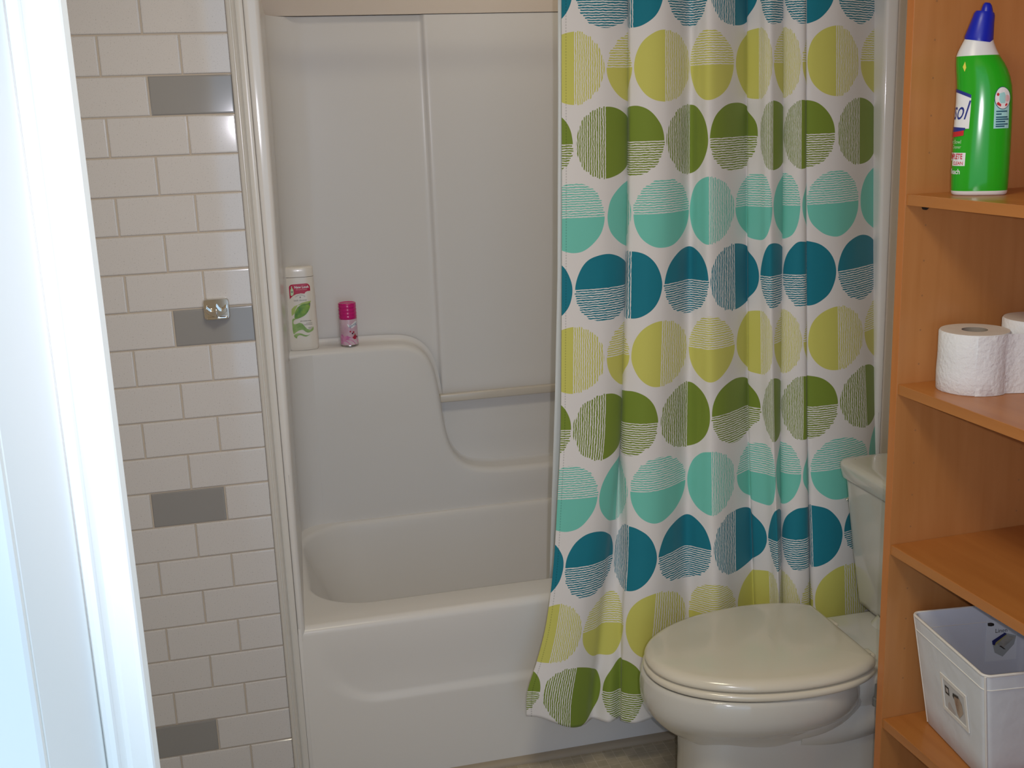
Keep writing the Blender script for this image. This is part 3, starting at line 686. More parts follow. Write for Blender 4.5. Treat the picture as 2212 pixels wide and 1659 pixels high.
# molded trapway relief on the sides, rear shelf under the tank
for s in (-1, 1):
    bm = bmesh.new()
    tube(bm, catmull([(.130, s*.060, .41), (.115, s*.072, .350), (.065, s*.080, .306), (-.01, s*.078, .288), (-.10, s*.066, .284)], 5), [.048+.010*math.sin(math.pi*i/20) for i in range(21)], 20)
    tube(bm, catmull([(.32, s*.056, .37), (.265, s*.068, .315), (.18, s*.077, .277), (.085, s*.076, .262), (.0, s*.068, .262)], 5), .054, 20)
    frombm('trapway', bm, M['ceramic'], tl, 60)
bm = bmesh.new()
rings = []
for z, g in ((.300, -.03), (.335, -.012), (.362, -.003), (.378, 0), (.3855, -.004), (.388, -.012)):
    rings.append([(x, y, z) for x, y in rrect(.105-g*.2, .445+g, -.145-g, .145+g, .03, 6, 4)])
loft('rear_shelf', rings, M['ceramic'], tl, 50)
# hinge caps, seat bolt
for s in (-1, 1):
    bm = bmesh.new(); bm_box(bm, (.150, s*.078-.017, .386), (.178, s*.078+.017, .409), .006, 3)
    frombm('hinge_cap', bm, M['plastic_seat'], tl, 40)
    nb = lathe('seat_bolt', [(.0095, .322), (.0095, .338), (.006, .340), (.006, .37)], M['gray_plastic'], tl, 12, 35, (.150, s*.148))
    nb['label'] = 'gray plastic seat bolt'
# tank and its lid
def tr(z, x0, hw, r=.035): return [(x, y, z) for x, y in rrect(x0, .462, -hw+.014, hw, r, 8, 6)]
rings = [tr(.392, .300, .178, .02), tr(.396, .292, .186, .025), tr(.41, .287, .190), tr(.55, .272, .203), tr(.700, .258, .213), tr(.7035, .262, .209)]
loft('tank', rings, M['ceramic'], tl, 45)
def lr(z, g): return [(x, y, z) for x, y in rrect(.249-g-.006*0, .468, -.206-g, .2215+g, .032+g, 10, 8)]
rings = [lr(.7045, -.010), lr(.706, -.004), lr(.712, -.002), lr(.735, .003), lr(.741, .002), lr(.7455, -.003), lr(.748, -.012), lr(.7485, -.03), lr(.7478, -.10)]
loft('tank_lid', rings, M['ceramic'], tl, 50)
bm = bmesh.new(); tube(bm, [(.300, .205, .655), (.300, .216, .655)], .010, 16); tube(bm, [(.300, .214, .655), (.290, .215, .650), (.276, .215, .640)], [.005, .005, .005], 12)
frombm('flush_lever', bm, M['chrome'], tl, 40)

# ------------------------------------------------------------ bookcase
BA = .0334
bc = thing('bookcase', 'tall beech veneer bookcase with open shelves at the right', 'bookcase', (1.394, -.62, 0), BA)
BW, BD, BH = .80, .335, 2.02      # inner width runs towards the camera (local -Y)
T = .019
def panel(name, y0, y1):
    p = box(name, (.0012, y0, 0), (BD, y1, BH), M['wood_v'], bc, .0006, 1)
    e = box('edge_band', (0, y0, 0), (.0011, y1, BH), M['wood_edge'], p, .0003, 1)
    e['label'] = 'orange edge strip'
    return p
panel('side_panel', 0, T)
panel('side_panel', -BW-T, -BW)
box('back_panel', (BD-.006, -BW, .05), (BD, 0, BH-T), M['wood_v'], bc)
tops = [.358, .728, 1.045, 1.393]
def shelf(name, z, th):
    s = box(name, (.0042, -BW+.0006, z-th), (BD-.0065, -.0006, z), M['wood_h'], bc, .0006, 1)
    e = box('edge_band', (.003, -BW+.0006, z-th), (.0041, -.0006, z), M['wood_h'], s, .0003, 1)
    return s
for z in tops: shelf('shelf', z, .019)
shelf('bottom_shelf', .07, .019)
box('plinth', (.012, -BW, 0), (.028, 0, .05), M['wood_v'], bc)
box('top_panel', (.0012, -BW, BH-T), (BD-.006, 0, BH), M['wood_h'], bc)
# shelf pins seen below the shelves
pin = None
for z in tops:
    for x in (.040, BD-.05):
        for y, s in ((0, -1), (-BW, 1)):
            bm = bmesh.new(); tube(bm, [(x, y, z-.0195-.005), (x, y+s*.007, z-.0195-.005)], .0048, 12)
            tube(bm, [(x, y+s*.003, z-.0195-.0035), (x, y+s*.012, z-.0195-.0035)], .0034, 10)
            p = frombm('shelf_pin', bm, M['dark'], bc, 40)
# rows of peg holes on the inner side
bm = bmesh.new()
zz = [.12+.064*i for i in range(29)]
for z in zz:
    if min(abs(z-t+.01) for t in tops) < .03: continue
    for x in (.045, BD-.05):
        n = 10
        vs = [bm.verts.new((x+.0019*math.cos(2*math.pi*i/n), -.0004, z+.0019*math.sin(2*math.pi*i/n))) for i in range(n)]
        bm.faces.new(vs)
ph = frombm('peg_holes', bm, mat('peg_hole_brown', lin(166,118,78), .5), bc); ph['kind'] = 'stuff'

# ------------------------------------------------------------ green cleaner bottle
M['green'] = mat('glossy_green_plastic', lin(40,170,34), .12, spec=.35, coat=.15)
M['white_plastic'] = mat('white_bottle_plastic', lin(226,228,232), .3)
M['blue_cap'] = mat('blue_cap_plastic', lin(14,36,180), .35)
M['ink_white'] = mat('white_label_print', lin(236,238,242), .3)
M['ink_navy'] = mat('navy_print', lin(36,52,140), .4)
M['ink_red'] = mat('red_print', lin(205,40,52), .4)
M['ink_aqua'] = mat('pale_aqua_print', lin(166,222,226), .35)
M['ink_teal'] = mat('dark_teal_print', lin(24,84,110), .4)
M['ink_pale'] = mat('pale_green_print', lin(196,228,186), .4)
M['ink_pink'] = mat('pink_print', lin(232,190,196), .4)
M['ink_yellow'] = mat('yellow_print', lin(232,222,90), .4)
gx, gy, gz = 1.489, -.699, 1.3935
gb_ = thing('cleaner_bottle', 'green toilet cleaner bottle with angled white neck and blue cap', 'bottle', (gx, gy, gz), R(-33))
# sections: z, left, right, half depth, exponent
GS = [(.0,-.0455,.0405,.029,2.8),(.003,-.0475,.0425,.031,2.8),(.012,-.0485,.0435,.032,2.8),(.05,-.049,.0437,.0325,2.7),(.095,-.0487,.0437,.0325,2.6),(.150,-.0468,.0422,.032,2.5),(.170,-.0468,.0412,.0315,2.5),(.188,-.0478,.0385,.031,2.4),(.204,-.0495,.0330,.030,2.3),
      (.216,-.0506,.0270,.0285,2.2),(.224,-.0510,.0215,.027,2.1),(.231,-.0508,.0170,.0255,2.0),(.239,-.0485,.0125,.0235,2.0),(.250,-.0435,.0080,.0215,2.0),(.262,-.0378,.0045,.020,2.0)]
def gsec(z):
    zs_ = [g[0] for g in GS]
    return [interp(z, zs_, [g[i] for g in GS]) for i in (1, 2, 3, 4)]
def gpt(th, z, off=0.0):
    l, r, d, n = gsec(z); c, a = (l+r)/2, (r-l)/2
    ct, st = math.cos(th), math.sin(th)
    x = c+(a+off)*math.copysign(abs(ct)**(2/n), ct); y = -(d+off)*math.copysign(abs(st)**(2/n), st)
    return (x, y, z)
def gring(z, n=48): return [gpt(2*math.pi*i/n, z) for i in range(n)]
loft('base', [gring(z) for z in (0, .003, .0075)], M['white_plastic'], gb_, 60)
zs_ = [.0075, .02, .05, .08, .11, .14, .16, .18, .195, .208, .218, .226, .231]
loft('body', [gring(z) for z in zs_], M['green'], gb_, 60)
loft('neck', [gring(z) for z in (.231, .236, .242, .25, .257, .2615)], M['white_plastic'], gb_, 60)
tiltm = Matrix.Rotation(R(6.5), 4, 'Y')
def capring(z, l, r, tilt=10):
    c, a = (l+r)/2, (r-l)/2
    return [(c+a*math.cos(2*math.pi*i/32), -a*math.sin(2*math.pi*i/32), z - math.tan(R(tilt))*a*math.cos(2*math.pi*i/32)) for i in range(32)]
cp = loft('cap', [capring(.2545,-.0392,.0060), capring(.259,-.0396,.0062), capring(.285,-.0305,.0058), capring(.297,-.0268,.0062), capring(.3015,-.0235,.0048)], M['blue_cap'], gb_, 50)
loft('cap_tip', [capring(.300,-.0165,.0032), capring(.306,-.0152,.0022), capring(.312,-.0132,.0005), capring(.3155,-.0108,-.0022)], M['blue_cap'], cp, 60)
# front print centred on the left side (theta = 180 deg)
def gfront(s, t): return gpt(R(180) - s/.040, t, .0006)
def gfront2(s, t): return gpt(R(180) - s/.040, t, .0010)
def gfront3(s, t): return gpt(R(180) - s/.040, t, .0014)
def band(x0, x1, f0, f1, n=14):
    xs = [x0+(x1-x0)*i/n for i in range(n+1)]
    return [(x, f0(x)) for x in xs] + [(x, f1(x)) for x in reversed(xs)]
wl = 0.046
shape_print('brand_label', [band(-wl, wl, lambda x: .112, lambda x: .177-9*x*x*.55)], gfront, M['ink_white'], gb_, 2)
shape_print('label_arc', [band(-wl, wl, lambda x: .1725-9*x*x*.55, lambda x: .178-9*x*x*.55)], gfront2, M['ink_navy'], gb_, 2)
shape_print('label_band', [band(-wl+.002, wl-.006, lambda x: .1065+4*x*x*.5, lambda x: .1150-1*x*x)], gfront2, M['ink_navy'], gb_, 2)
shape_print('label_band', [band(-wl+.002, wl-.008, lambda x: .0980+4*x*x*.5, lambda x: .1065+4*x*x*.5)], gfront2, M['ink_red'], gb_, 2)
text_print('lettering', 'Lysol', .045, .006, .141, gfront2, M['ink_navy'], gb_, shear=.35, stretch=.74)
text_print('lettering', 'Toilet Bowl', .0095, .012, .090, gfront, M['ink_pale'], gb_)
text_print('lettering', 'Cleaner', .0080, .022, .0815, gfront, M['ink_pale'], gb_)
shape_print('text_panel', [[(-.012,.0585),(.044,.0585),(.044,.0720),(-.012,.0720)], [(.012,.0500),(.044,.0500),(.044,.0585),(.012,.0585)]], gfront, M['ink_white'], gb_, 3)
text_print('lettering', 'COMPLETE', .0128, .0165, .0655, gfront2, M['ink_red'], gb_, stretch=.72, bold=.0002)
text_print('lettering', 'CLEAN', .0076, .029, .0543, gfront2, M['ink_red'], gb_, bold=.0001)
text_print('lettering', 'With Bleach', .0125, .005, .0400, gfront, M['ink_white'], gb_, bold=.0002)
# instruction label on the side facing the camera's right
def gback(s, t): return gpt(math.acos(max(-1, min(1, (s+.0025)/.0462)))**1.0, t, .0006)
def gback2(s, t): return gpt(math.acos(max(-1, min(1, (s+.0025)/.0462)))**1.0, t, .0010)
def gback3(s, t): return gpt(math.acos(max(-1, min(1, (s+.0025)/.0462)))**1.0, t, .0014)
shape_print('instruction_label', [[(.0085,.111),(.0345,.111),(.0345,.165),(.0085,.165)]], gback, M['ink_aqua'], gb_, 4)
shape_print('instruction_picture', [disc(.0220, .1605, .0140, .0185, 28)], gback2, M['ink_teal'], gb_, 2)
shape_print('instruction_picture', [disc(.0220, .1605, .0130, .0175, 28)], gback2 if False else (lambda s, t: gpt(math.acos((s+.0025)/.0462), t, .0012)), M['ink_white'], gb_, 2)
shape_print('instruction_picture', [[(.016,.168),(.024,.170),(.0275,.163),(.0255,.152),(.018,.152),(.0155,.158)]], gback3, M['ink_aqua'], gb_, 2)
shape_print('instruction_picture', [disc(.0295, .160, .0045, .0055, 14)], gback3, M['ink_pink'], gb_, 1)
shape_print('instruction_picture', [disc(.0135, .1665, .0022, .0026, 10), [(.0115,.152),(.014,.1545),(.019,.1500),(.0185,.1465),(.0125,.1495)], [(.0255,.149),(.029,.1525),(.0305,.1495),(.027,.1465)]], gback3, M['ink_red'], gb_, 1)
for i, (y, w) in enumerate(((.139,.019),(.1345,.009),(.1295,.020),(.126,.022),(.1222,.016),(.1180,.021),(.1145,.015))):
    shape_print('text_line', [[(.0115,y-.0011),(.0115+w,y-.0011),(.0115+w,y+.0009),(.0115,y+.0009)]], gback2, M['ink_teal'], gb_, 3)
shape_print('neck_arrow', [[(-.040,.2135),(-.0355,.222),(-.0345,.212),(-.0375,.2055)]], lambda s, t: gpt(math.acos(max(-1, min(1, (s+.012)/.0395))), t, .0006), M['ink_yellow'], gb_, 1)

# ------------------------------------------------------------ toilet paper rolls
M['tissue'] = mat('quilted_white_tissue', lin(232,233,236), .9, spec=.15, bump=(130, .55, .004))
M['tissue_end'] = mat('tissue_roll_end', lin(222,214,208), .95, spec=.1, bump=(60, .3, .003))
M['cardboard'] = mat('gray_cardboard_tube', lin(150,140,128), .9)
def roll(x, y, z, r, h, label, rz=0):
    t = thing('toilet_paper_roll', label, 'toilet paper', (x, y, z), rz, 'toilet paper rolls')
    n = 64; rc = .022
    prof = [(r-.0015, 0), (r, .002), (r+.0006, h*.3), (r-.0004, h*.6), (r, h-.003), (r-.002, h)]
    def rad(rr_, i, z_): return rr_*(1+.006*math.sin(3*2*math.pi*i/n+z_*20)+.003*math.sin(7*2*math.pi*i/n))
    rings = [[(rad(a, i, b_)*math.cos(2*math.pi*i/n), rad(a, i, b_)*math.sin(2*math.pi*i/n), b_) for i in range(n)] for a, b_ in prof]
    pp = loft('paper', rings, M['tissue'], t, 60, cap0=True, cap1=False)
    rings2 = [rings[-1], [((r*.7)*math.cos(2*math.pi*i/n), (r*.7)*math.sin(2*math.pi*i/n), h+.0008) for i in range(n)], [(rc*math.cos(2*math.pi*i/n), rc*math.sin(2*math.pi*i/n), h) for i in range(n)]]
    loft('roll_end', rings2, M['tissue_end'], pp, 60, cap0=False, cap1=False)
    rings3 = [[(rc*math.cos(2*math.pi*i/n), rc*math.sin(2*math.pi*i/n), h+.0002) for i in range(n)], [(rc*math.cos(2*math.pi*i/n), rc*math.sin(2*math.pi*i/n), .004) for i in range(n)]]
    loft('core', rings3, M['cardboard'], t, 60, cap0=False, cap1=True)
    return t
r1 = roll(1.497, -.696, 1.0452, .0605, .1085, 'white toilet paper roll nearest the side panel, its tube showing')
r2 = roll(1.6195, -.7060, 1.0452, .0605, .1230, 'taller white toilet paper roll cut off by the right edge')
# the tail of the nearer roll hangs off to the right in front of the other one
V = []
xs = [(.0615*math.cos(R(a)), .0615*math.sin(R(a))) for a in (-120, -105, -90, -78, -68, -60)]
xs += [(xs[-1][0]+.022*k*.87, xs[-1][1]+.0005*k-.006*math.sin(k*.55)-.0035*k) for k in range(1, 8)]
for z in (.0004, .03, .06, .09, .1075):
    for i, (x, y) in enumerate(xs): V.append((x, y+.0012*math.sin(i*1.3+z*50), z))
n = len(xs)
F = [(i*n+j, i*n+j+1, (i+1)*n+j+1, (i+1)*n+j) for i in range(4) for j in range(n-1)]
ls = pydata('loose_sheet', V, F, M['tissue'], r1, 60)
# ------------------------------------------------------------ fabric basket and its card
M['canvas'] = mat('white_canvas', lin(226,229,234), .9, spec=.2, bump=(16, .35, .01))
M['canvas_in'] = mat('white_lining', lin(226,230,240), .85, spec=.2, bump=(10, .25, .01))
M['seam'] = mat('white_piping', lin(236,232,226), .85, spec=.2)
bk = thing('fabric_basket', 'white tapered canvas bin with a label pocket on the bottom shelf', 'basket', (1.460, -.655, .3583), R(-6.0))
# local +X goes into the bookcase, -Y towards the camera
h = .234
bw, tw, bd, td = .215, .245, .205, .245          # width along Y, depth along X (bottom, top)
def bring(t, z, ins=0.0, r=.014):
    y0 = -.006 - (bw + (tw-bw)*t) + ins - .0 ; y1 = .006*0 + .010*t - ins
    x0 = .010-.036*t + ins; x1 = bd + (td-bd-.026)*t - ins
    return [(x, y, z) for x, y in rrect(x0, x1, y0, y1, max(r-ins*.5, .004), 6, 8)]
zz = [0, .004, .05, .1, .15, .19, h-.012, h-.004, h]
rings = [bring(0, 0, .004)] + [bring(z/h, z) for z in zz[1:-1]] + [bring(1, h, .0012), bring(1, h, .0036), bring((h-.006)/h, h-.006, .0045)]
rings += [bring(z/h, z, .0045) for z in (.18, .1, .02, .008)]
out_n = len(zz)+1
body = loft('body', rings[:out_n], M['canvas'], bk, 60, cap1=False)
loft('lining', rings[out_n-1:], M['canvas_in'], bk, 60, cap0=False, cap1=True)
# piping around the rim and down the corners, hem seam inside
def piping(name, pts, r, par, mt_):
    bm = bmesh.new(); tube(bm, pts, r, 8); return frombm(name, bm, mt_, par, 60)
top = bring(1, h-.001, .001); piping('rim_piping', top+top[:1], .0026, bk, M['seam'])
hs = bring((h-.033)/h, h-.033, .0040); piping('hem_seam', hs+hs[:1], .0009, bk, M['seam'])
hs = bring((h-.030)/h, h-.030, -.0004); piping('hem_seam', hs+hs[:1], .0009, bk, M['seam'])
for cx_, cy_ in (('x0','y0'),('x0','y1')):
    pts = []
    for z in (.003, .08, .16, h-.003):
        t = z/h; y0 = -.006-(bw+(tw-bw)*t); y1 = .010*t; x0 = .010-.036*t
        pts.append((x0+.0035, (y0+.0035) if cy_ == 'y0' else (y1-.0035), z))
    piping('corner_seam', pts, .0022, bk, M['seam'])
# label pocket on the front (facing -X): frame with a printed card behind
def front(s, t, off=.0):     # s along -Y from the far edge, t height
    return (.010-.036*(t/h) - .0012 - off, -s, t)
y0, y1, z0_, z1_ = .089, .181, .083, .158
lh = bpy.data.objects.new('label_pocket', None)
bm = bmesh.new()
def fr_bar(a, b_, c, d):
    bm.faces.new([bm.verts.new((p[0], p[1], 0)) for p in (a, b_, c, d)])
w = .0075
fr_bar((y0, z0_), (y1, z0_), (y1-w, z0_+w), (y0+w, z0_+w)); fr_bar((y1, z0_), (y1, z1_), (y1-w, z1_-w), (y1-w, z0_+w))
fr_bar((y1, z1_), (y0, z1_), (y0+w, z1_-w), (y1-w, z1_-w)); fr_bar((y0, z1_), (y0, z0_), (y0+w, z0_+w), (y0+w, z1_-w))
bmesh.ops.remove_doubles(bm, verts=bm.verts, dist=1e-5)
for v in bm.verts: v.co = Vector(front(v.co.x, v.co.y, .0015))
me = bpy.data.meshes.new('pocket_frame'); bm.to_mesh(me); bm.free()
pf = link('pocket_frame', me, M['seam'], bk); sd = pf.modifiers.new('t', 'SOLIDIFY'); sd.thickness = .002
M['card'] = mat('gray_white_card', lin(205,205,206), .5)
M['card_brown'] = mat('brown_print', lin(150,120,100), .6, vary=(40, lin(186,168,150), .4, .62))
M['card_dark'] = mat('dark_print', lin(66,62,60), .6)
M['card_pale'] = mat('pale_print', lin(190,182,178), .6)
shape_print('printed_card', [[(y0+.006,z0_+.006),(y1-.006,z0_+.006),(y1-.006,z1_-.006),(y0+.006,z1_-.006)]], lambda s, t: front(s, t, .0002), M['card'], bk, 2)
pm = lambda s, t: (y0+(s-.066)*1.15, z0_+(t-.062)*.9375)
f2 = lambda s, t: front(*pm(s, t), .0007)
f3 = lambda s, t: front(*pm(s, t), .0011)
shape_print('card_print', [[(.078,.104),(.0905,.104),(.0905,.122),(.078,.122)]], f2, M['card_dark'], bk, 1)
shape_print('card_print', [[(.0815,.109),(.0890,.109),(.0890,.1185),(.0815,.1185)]], f3, M['card_pale'], bk, 1)
shape_print('card_print', [[(.104,.116),(.122,.121),(.130,.112),(.132,.094),(.118,.074),(.112,.082),(.108,.100)]], f2, M['card_brown'], bk, 2)
shape_print('card_print', [[(.102,.113),(.1035,.1205),(.121,.124),(.121,.119),(.107,.1155),(.106,.108)]], f3, M['card_dark'], bk, 1)
shape_print('card_print', [[(.082,.070),(.104,.070),(.106,.076),(.088,.090),(.084,.084)]], f2, M['card_pale'], bk, 1)

# product card standing against the far wall inside the basket
pc = thing('product_card', 'pale printed card with a picture of a box, inside the white bin', 'card', (0, 0, 0))
bpy.context.view_layer.update()
CX0, CZ0 = .127, .118
yw = lambda z: .010*(z/h) - .0045
pc.location = bk.matrix_world @ Vector((CX0, yw(CZ0), CZ0)); pc.rotation_euler = (0, 0, R(-6.0))
M['card_blue'] = mat('pale_blue_card', lin(240,245,252), .4)
M['box_gray'] = mat('gray_box_print', lin(150,150,146), .6, vary=(60, lin(178,176,168), .35, .6))
M['box_gray2'] = mat('light_gray_box_print', lin(176,182,182), .6)
M['box_yellow'] = mat('yellow_print', lin(180,174,110), .6)
M['box_navy'] = mat('navy_print', lin(34,38,110), .6)
def pcf(off): return lambda s, t: (s-CX0, yw(t)-yw(CZ0)-off, t-CZ0)
pp = shape_print('paper', [[(.127,.118),(.192,.118),(.192,.204),(.127,.204)]], pcf(.0012), M['card_blue'], pc, 1)
sd = pp.modifiers.new('t', 'SOLIDIFY'); sd.thickness = .0006
shape_print('card_print', [[(.139,.161),(.165,.176),(.190,.168),(.186,.150),(.163,.126),(.146,.136)]], pcf(.0020), M['box_gray2'], pc, 1)
shape_print('card_print', [[(.143,.158),(.165,.172),(.188,.165),(.164,.145)]], pcf(.0023), M['box_gray'], pc, 1)
shape_print('card_print', [[(.141,.153),(.146,.151),(.170,.171),(.165,.172),(.147,.161)]], pcf(.0026), M['box_yellow'], pc, 1)
shape_print('card_print', [[(.139,.162),(.140,.154),(.145,.152),(.147,.158),(.169,.173),(.165,.177)]], pcf(.0029), M['box_navy'], pc, 1)
shape_print('card_print', [[(.154,.150),(.158,.150),(.169,.141),(.164,.142)]], pcf(.0029), M['card_dark'], pc, 1)
text_print('lettering', 'Linen', .012, .158, .181, pcf(.0020), M['card_dark'], pc)
bm = bmesh.new(); p0 = Vector((.1335-CX0, yw(.197)-yw(CZ0)-.003, .197-CZ0))
tube(bm, [p0+Vector((-.005, 0, 0)), p0+Vector((0, -.002, .0005)), p0+Vector((.006, 0, -.001))], [.0028, .0036, .0026], 12)
frombm('card_clip', bm, M['dark'], pc, 50)
# ------------------------------------------------------------ shampoo bottle on the ledge
sb = thing('shampoo_bottle', 'white shampoo bottle with a green leaf label and crimson band on the ledge', 'bottle', (.3835, .7135, .9385), R(-2))
def srad(z): return interp(z, [0, .003, .010, .03, .18, .205, .2052, .228, .232], [.0375, .0400, .0415, .042, .0410, .0402, .0406, .0402, .0385])
def sdep(z): return interp(z, [0, .003, .010, .03, .18, .205, .228, .232], [.019, .0215, .0225, .023, .0225, .0215, .0205, .019])
def spt(th, z, off=0.0):
    n = 3.2; a, d = srad(z)+off, sdep(z)+off
    ct, st = math.cos(th), math.sin(th)
    return (a*math.copysign(abs(ct)**(2/n), ct), -d*math.copysign(abs(st)**(2/n), st), z)
def sring(z): return [spt(2*math.pi*i/56, z) for i in range(56)]
M['bottle_white'] = mat('white_shampoo_plastic', lin(232,225,215), .22, coat=.2)
loft('body', [sring(z) for z in (0, .003, .010, .03, .08, .13, .18, .2040)], M['bottle_white'], sb, 60)
cap = loft('cap', [sring(z) for z in (.2052, .2054, .218, .228, .231)] + [[(x*.9, y*.85, .2325) for x, y, z in sring(.232)]], M['bottle_white'], sb, 60)
def sfront(off):
    def f(s, t):
        a = srad(t); n = 3.2
        q = min(.999, abs(s)/a)
        y = -sdep(t)*(1-q**n)**(1/n) - off
        return (s, y, t)
    return f
M['crimson'] = mat('crimson_print', lin(190,24,70), .35)
M['leaf'] = mat('leaf_green_print', lin(64,128,44), .35, vary=(45, lin(150,186,60), .35, .68))
M['leaf_pale'] = mat('pale_leaf_print', lin(176,196,110), .4)
M['wave'] = mat('wave_green_print', lin(128,168,84), .35, vary=(38, lin(168,196,128), .4, .65))
M['ink_gray'] = mat('gray_print', lin(128,124,120), .5)
A1, A2, A3 = sfront(.0004), sfront(.0008), sfront(.0012)
lw = .0285
shape_print('crimson_band', [[(-lw,.146),(-.020,.1545),(-.010,.1590),(.002,.1605),(.0125,.1592),(.0150,.1630),(.020,.1655),(lw,.1660),(lw,.1760),(.0281,.1790),(.0268,.1820),(.0245,.1847),(.0215,.1864),(.0180,.1871),(-.0175,.1864),(-.0215,.1858),(-.0248,.1842),(-.0272,.1818),(-.0283,.1788)]], A1, M['crimson'], sb, 2)
shape_print('bottle_picture', [[(-.0245,.1545),(-.0180,.1575),(-.0165,.164),(-.0172,.1720),(-.0200,.1765),(-.0205,.1815),(-.0225,.1815),(-.0225,.1760),(-.0250,.171),(-.0255,.160)]], A2, M['ink_pale'], sb, 1)
shape_print('bottle_picture', [[(-.0235,.1640),(-.0182,.1640),(-.0182,.1675),(-.0235,.1675)]], A3, M['ink_gray'], sb, 1)
text_print('lettering', 'New Look', .0092, .0055, .1775, A2, M['ink_white'], sb, bold=.00025, stretch=.98)
text_print('lettering', 'Same great product', .0038, .0050, .1712, A2, M['ink_pink'], sb)
arc = lambda R0: (lambda x, y: ((R0+y)*math.sin(x/R0), (R0+y)*math.cos(x/R0)-R0))
text_print('lettering', 'CREAM MOISTURE', .0036, 0.0, .1560, A1, M['ink_gray'], sb, warp=arc(.019))
shape_print('drop', [[(0,.1530),(.0018,.1492),(.0010,.1476),(-.0010,.1476),(-.0018,.1492)]], A1, M['ink_gray'], sb, 1)
text_print('lettering', 'bath shower', .0072, .0, .1415, A1, M['ink_gray'], sb)
shape_print('leaf_print', [[(-.027,.108),(-.026,.118),(-.018,.126),(-.008,.129),(-.016,.116),(-.0185,.106),(-.0265,.099)], [(-.010,.128),(.004,.1345),(.016,.137),(.029,.138),(.024,.131),(.010,.130)]], A1, M['leaf_pale'], sb, 2)
lf = [(-.0185,.0905),(-.0190,.102),(-.0150,.115),(-.006,.125),(.006,.1305),(.0170,.131),(.0255,.1335),(.0245,.122),(.019,.110),(.010,.1000),(-.003,.0935)]
shape_print('leaf_print', [catmull(lf, 3, True)], A2, M['leaf'], sb, 2)
shape_print('leaf_print', [[(.0215,.128),(.0262,.1335),(.0248,.1225)]], A3, M['ink_gray'], sb, 0)
text_print('lettering', 'skin moisturising', .0044, .0095, .0835, A1, M['ink_gray'], sb, bold=.0001)
for y, x0, x1 in ((.0765,.010,.027),(.0725,.004,.027),(.064,.0155,.027),(.0605,.0155,.027),(.0565,.018,.027)):
    shape_print('text_line', [[(x0,y-.0005),(x1,y-.0005),(x1,y+.0006),(x0,y+.0006)]], A1, M['ink_gray'], sb, 1)
w1 = [(-.0265,.0885),(-.0170,.0900),(-.0225,.0860),(-.0240,.0800),(-.0220,.0760),(-.0150,.0765),(-.008,.0790),(.000,.0760),(.006,.0680),(.012,.0610),(.020,.0580),(.0255,.0610),(.029,.0660),(.029,.0570),(.022,.0520),(.014,.0500),(.007,.0530),(.002,.0575),(-.004,.0590),(-.012,.0570),(-.019,.0530),(-.0265,.0500)]
shape_print('wave_print', [catmull(w1, 3, True)], A1, M['wave'], sb, 2)
w2 = [(-.0255,.0445),(-.0190,.0490),(-.011,.0500),(-.003,.0480),(.005,.0440),(.013,.0430),(.020,.0455),(.010,.0400),(.002,.0405),(-.006,.0440),(-.012,.0440),(-.0165,.0405),(-.0175,.0360),(-.0225,.0385)]
shape_print('wave_print', [catmull(w2, 3, True)], A1, M['wave'], sb, 2)

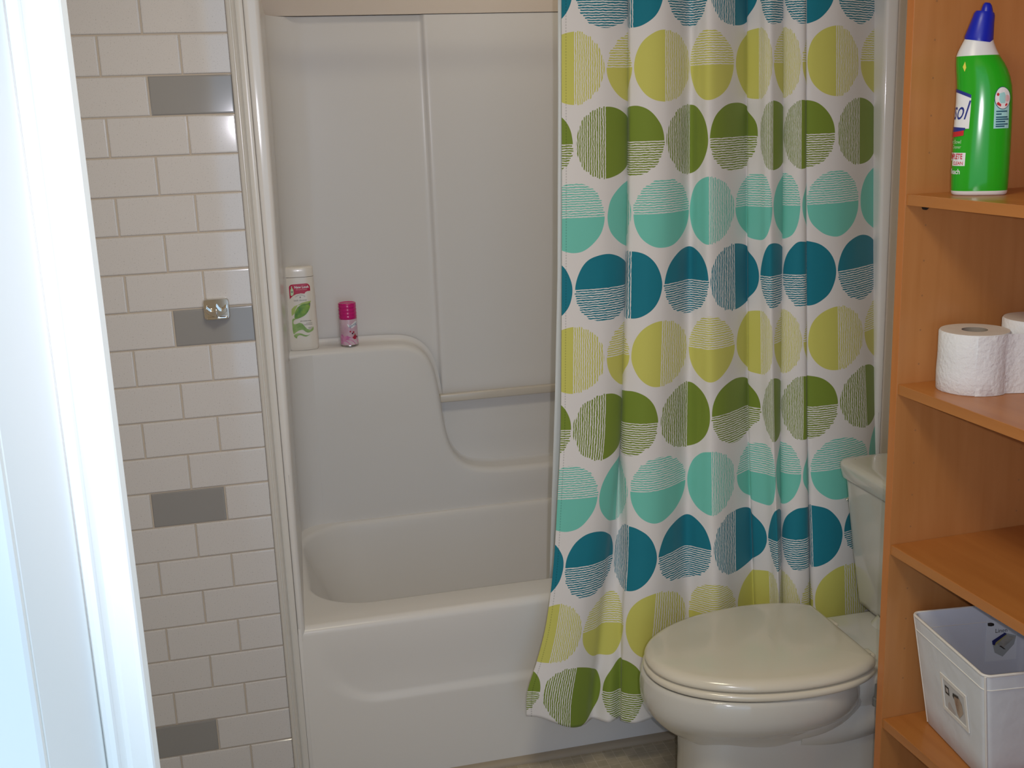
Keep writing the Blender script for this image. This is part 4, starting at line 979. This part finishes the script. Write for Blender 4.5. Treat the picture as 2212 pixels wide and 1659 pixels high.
# ------------------------------------------------------------ pink air freshener can
M['pink_cap'] = mat('magenta_cap_plastic', lin(205,20,120), .22, coat=.2)
M['can_pink'] = mat('pink_can_print', lin(206,168,188), .25, coat=.3, vary=(28, lin(222,196,208), .35, .65))
M['can_rose'] = mat('rose_petal_print', lin(206,110,170), .28, vary=(90, lin(222,150,192), .4, .62))
M['tin'] = mat('silver_tin', lin(190,184,180), .22, metal=1.0)
M['ink_blue'] = mat('blue_script_print', lin(60,90,150), .4)
M['berry'] = mat('berry_red_print', lin(176,36,66), .35)
M['berry_dark'] = mat('dark_berry_print', lin(74,24,50), .35)
ac = thing('air_freshener_can', 'small pink spray can with ribbed magenta cap on the ledge', 'spray can', (.5105, .7145, .9385))
lathe('base_rim', [(.0240, 0), (.0252, .001), (.0255, .003), (.0250, .0048)], M['tin'], ac)
lathe('can_body', [(.0247, .0045), (.0249, .006), (.0249, .076), (.0246, .0785), (.0235, .080)], M['can_pink'], ac)
cp_ = [(.0240, .0765), (.0248, .0770), (.0249, .0860), (.0243, .0875)]
for i in range(3):
    z = .0885 + i*.0098
    cp_ += [(.0246, z), (.0251, z+.0030), (.0251, z+.0052), (.0246, z+.0082), (.0242, z+.0090)]
cp_ += [(.0249, .1185), (.0247, .1205), (.0236, .1222), (.0215, .1226), (.0205, .1212), (.004, .1208)]
lathe('cap', cp_, M['pink_cap'], ac, 56, 70)
def cf(off):
    def f(s, t):
        a = -math.pi/2 + s/.0249 - .06
        return ((.0249+off)*math.cos(a), (.0249+off)*math.sin(a), t)
    return f
B1, B2 = cf(.0003), cf(.0006)
shape_print('petal_print', [[(-.030,.0060),(.034,.0060),(.034,.014),(.024,.018),(.015,.024),(.004,.027),(-.006,.032),(-.014,.030),(-.022,.036),(-.030,.030)]], B1, M['can_rose'], ac, 3)
shape_print('script_label', [catmull([(-.004,.0660),(.001,.0625),(.006,.0620),(.012,.066),(.020,.071),(.027,.0715),(.029,.066),(.024,.060),(.015,.0555),(.008,.0525),(.004,.0560),(-.001,.0570)], 3, True)], B1, M['ink_white'], ac, 3)
tb = text_bm('Spring', .0105, .0125, .0610, shear=.3)
for v in tb.verts: v.co.y += (v.co.x-.0125)*.32
map_print('lettering', tb, B2, M['ink_blue'], ac, 0)
shape_print('berry_print', [disc(.0035, .0435, .0024, None, 14), disc(.0130, .0410, .0026, None, 14)], B2, M['berry'], ac, 1)
shape_print('berry_print', [disc(.0095, .0375, .0024, None, 14), disc(.0250, .0265, .0022, .003, 14)], B2, M['berry_dark'], ac, 1)
shape_print('berry_print', [[(.0085,.0270),(.0130,.0300),(.0150,.0370),(.0200,.0340),(.0230,.0270),(.0200,.0210),(.0130,.0205)]], B1, M['berry'], ac, 2)
shape_print('berry_print', [[(.0130,.0330),(.0155,.0385),(.0200,.0345),(.0170,.0315)]], B2, M['card_brown'], ac, 1)
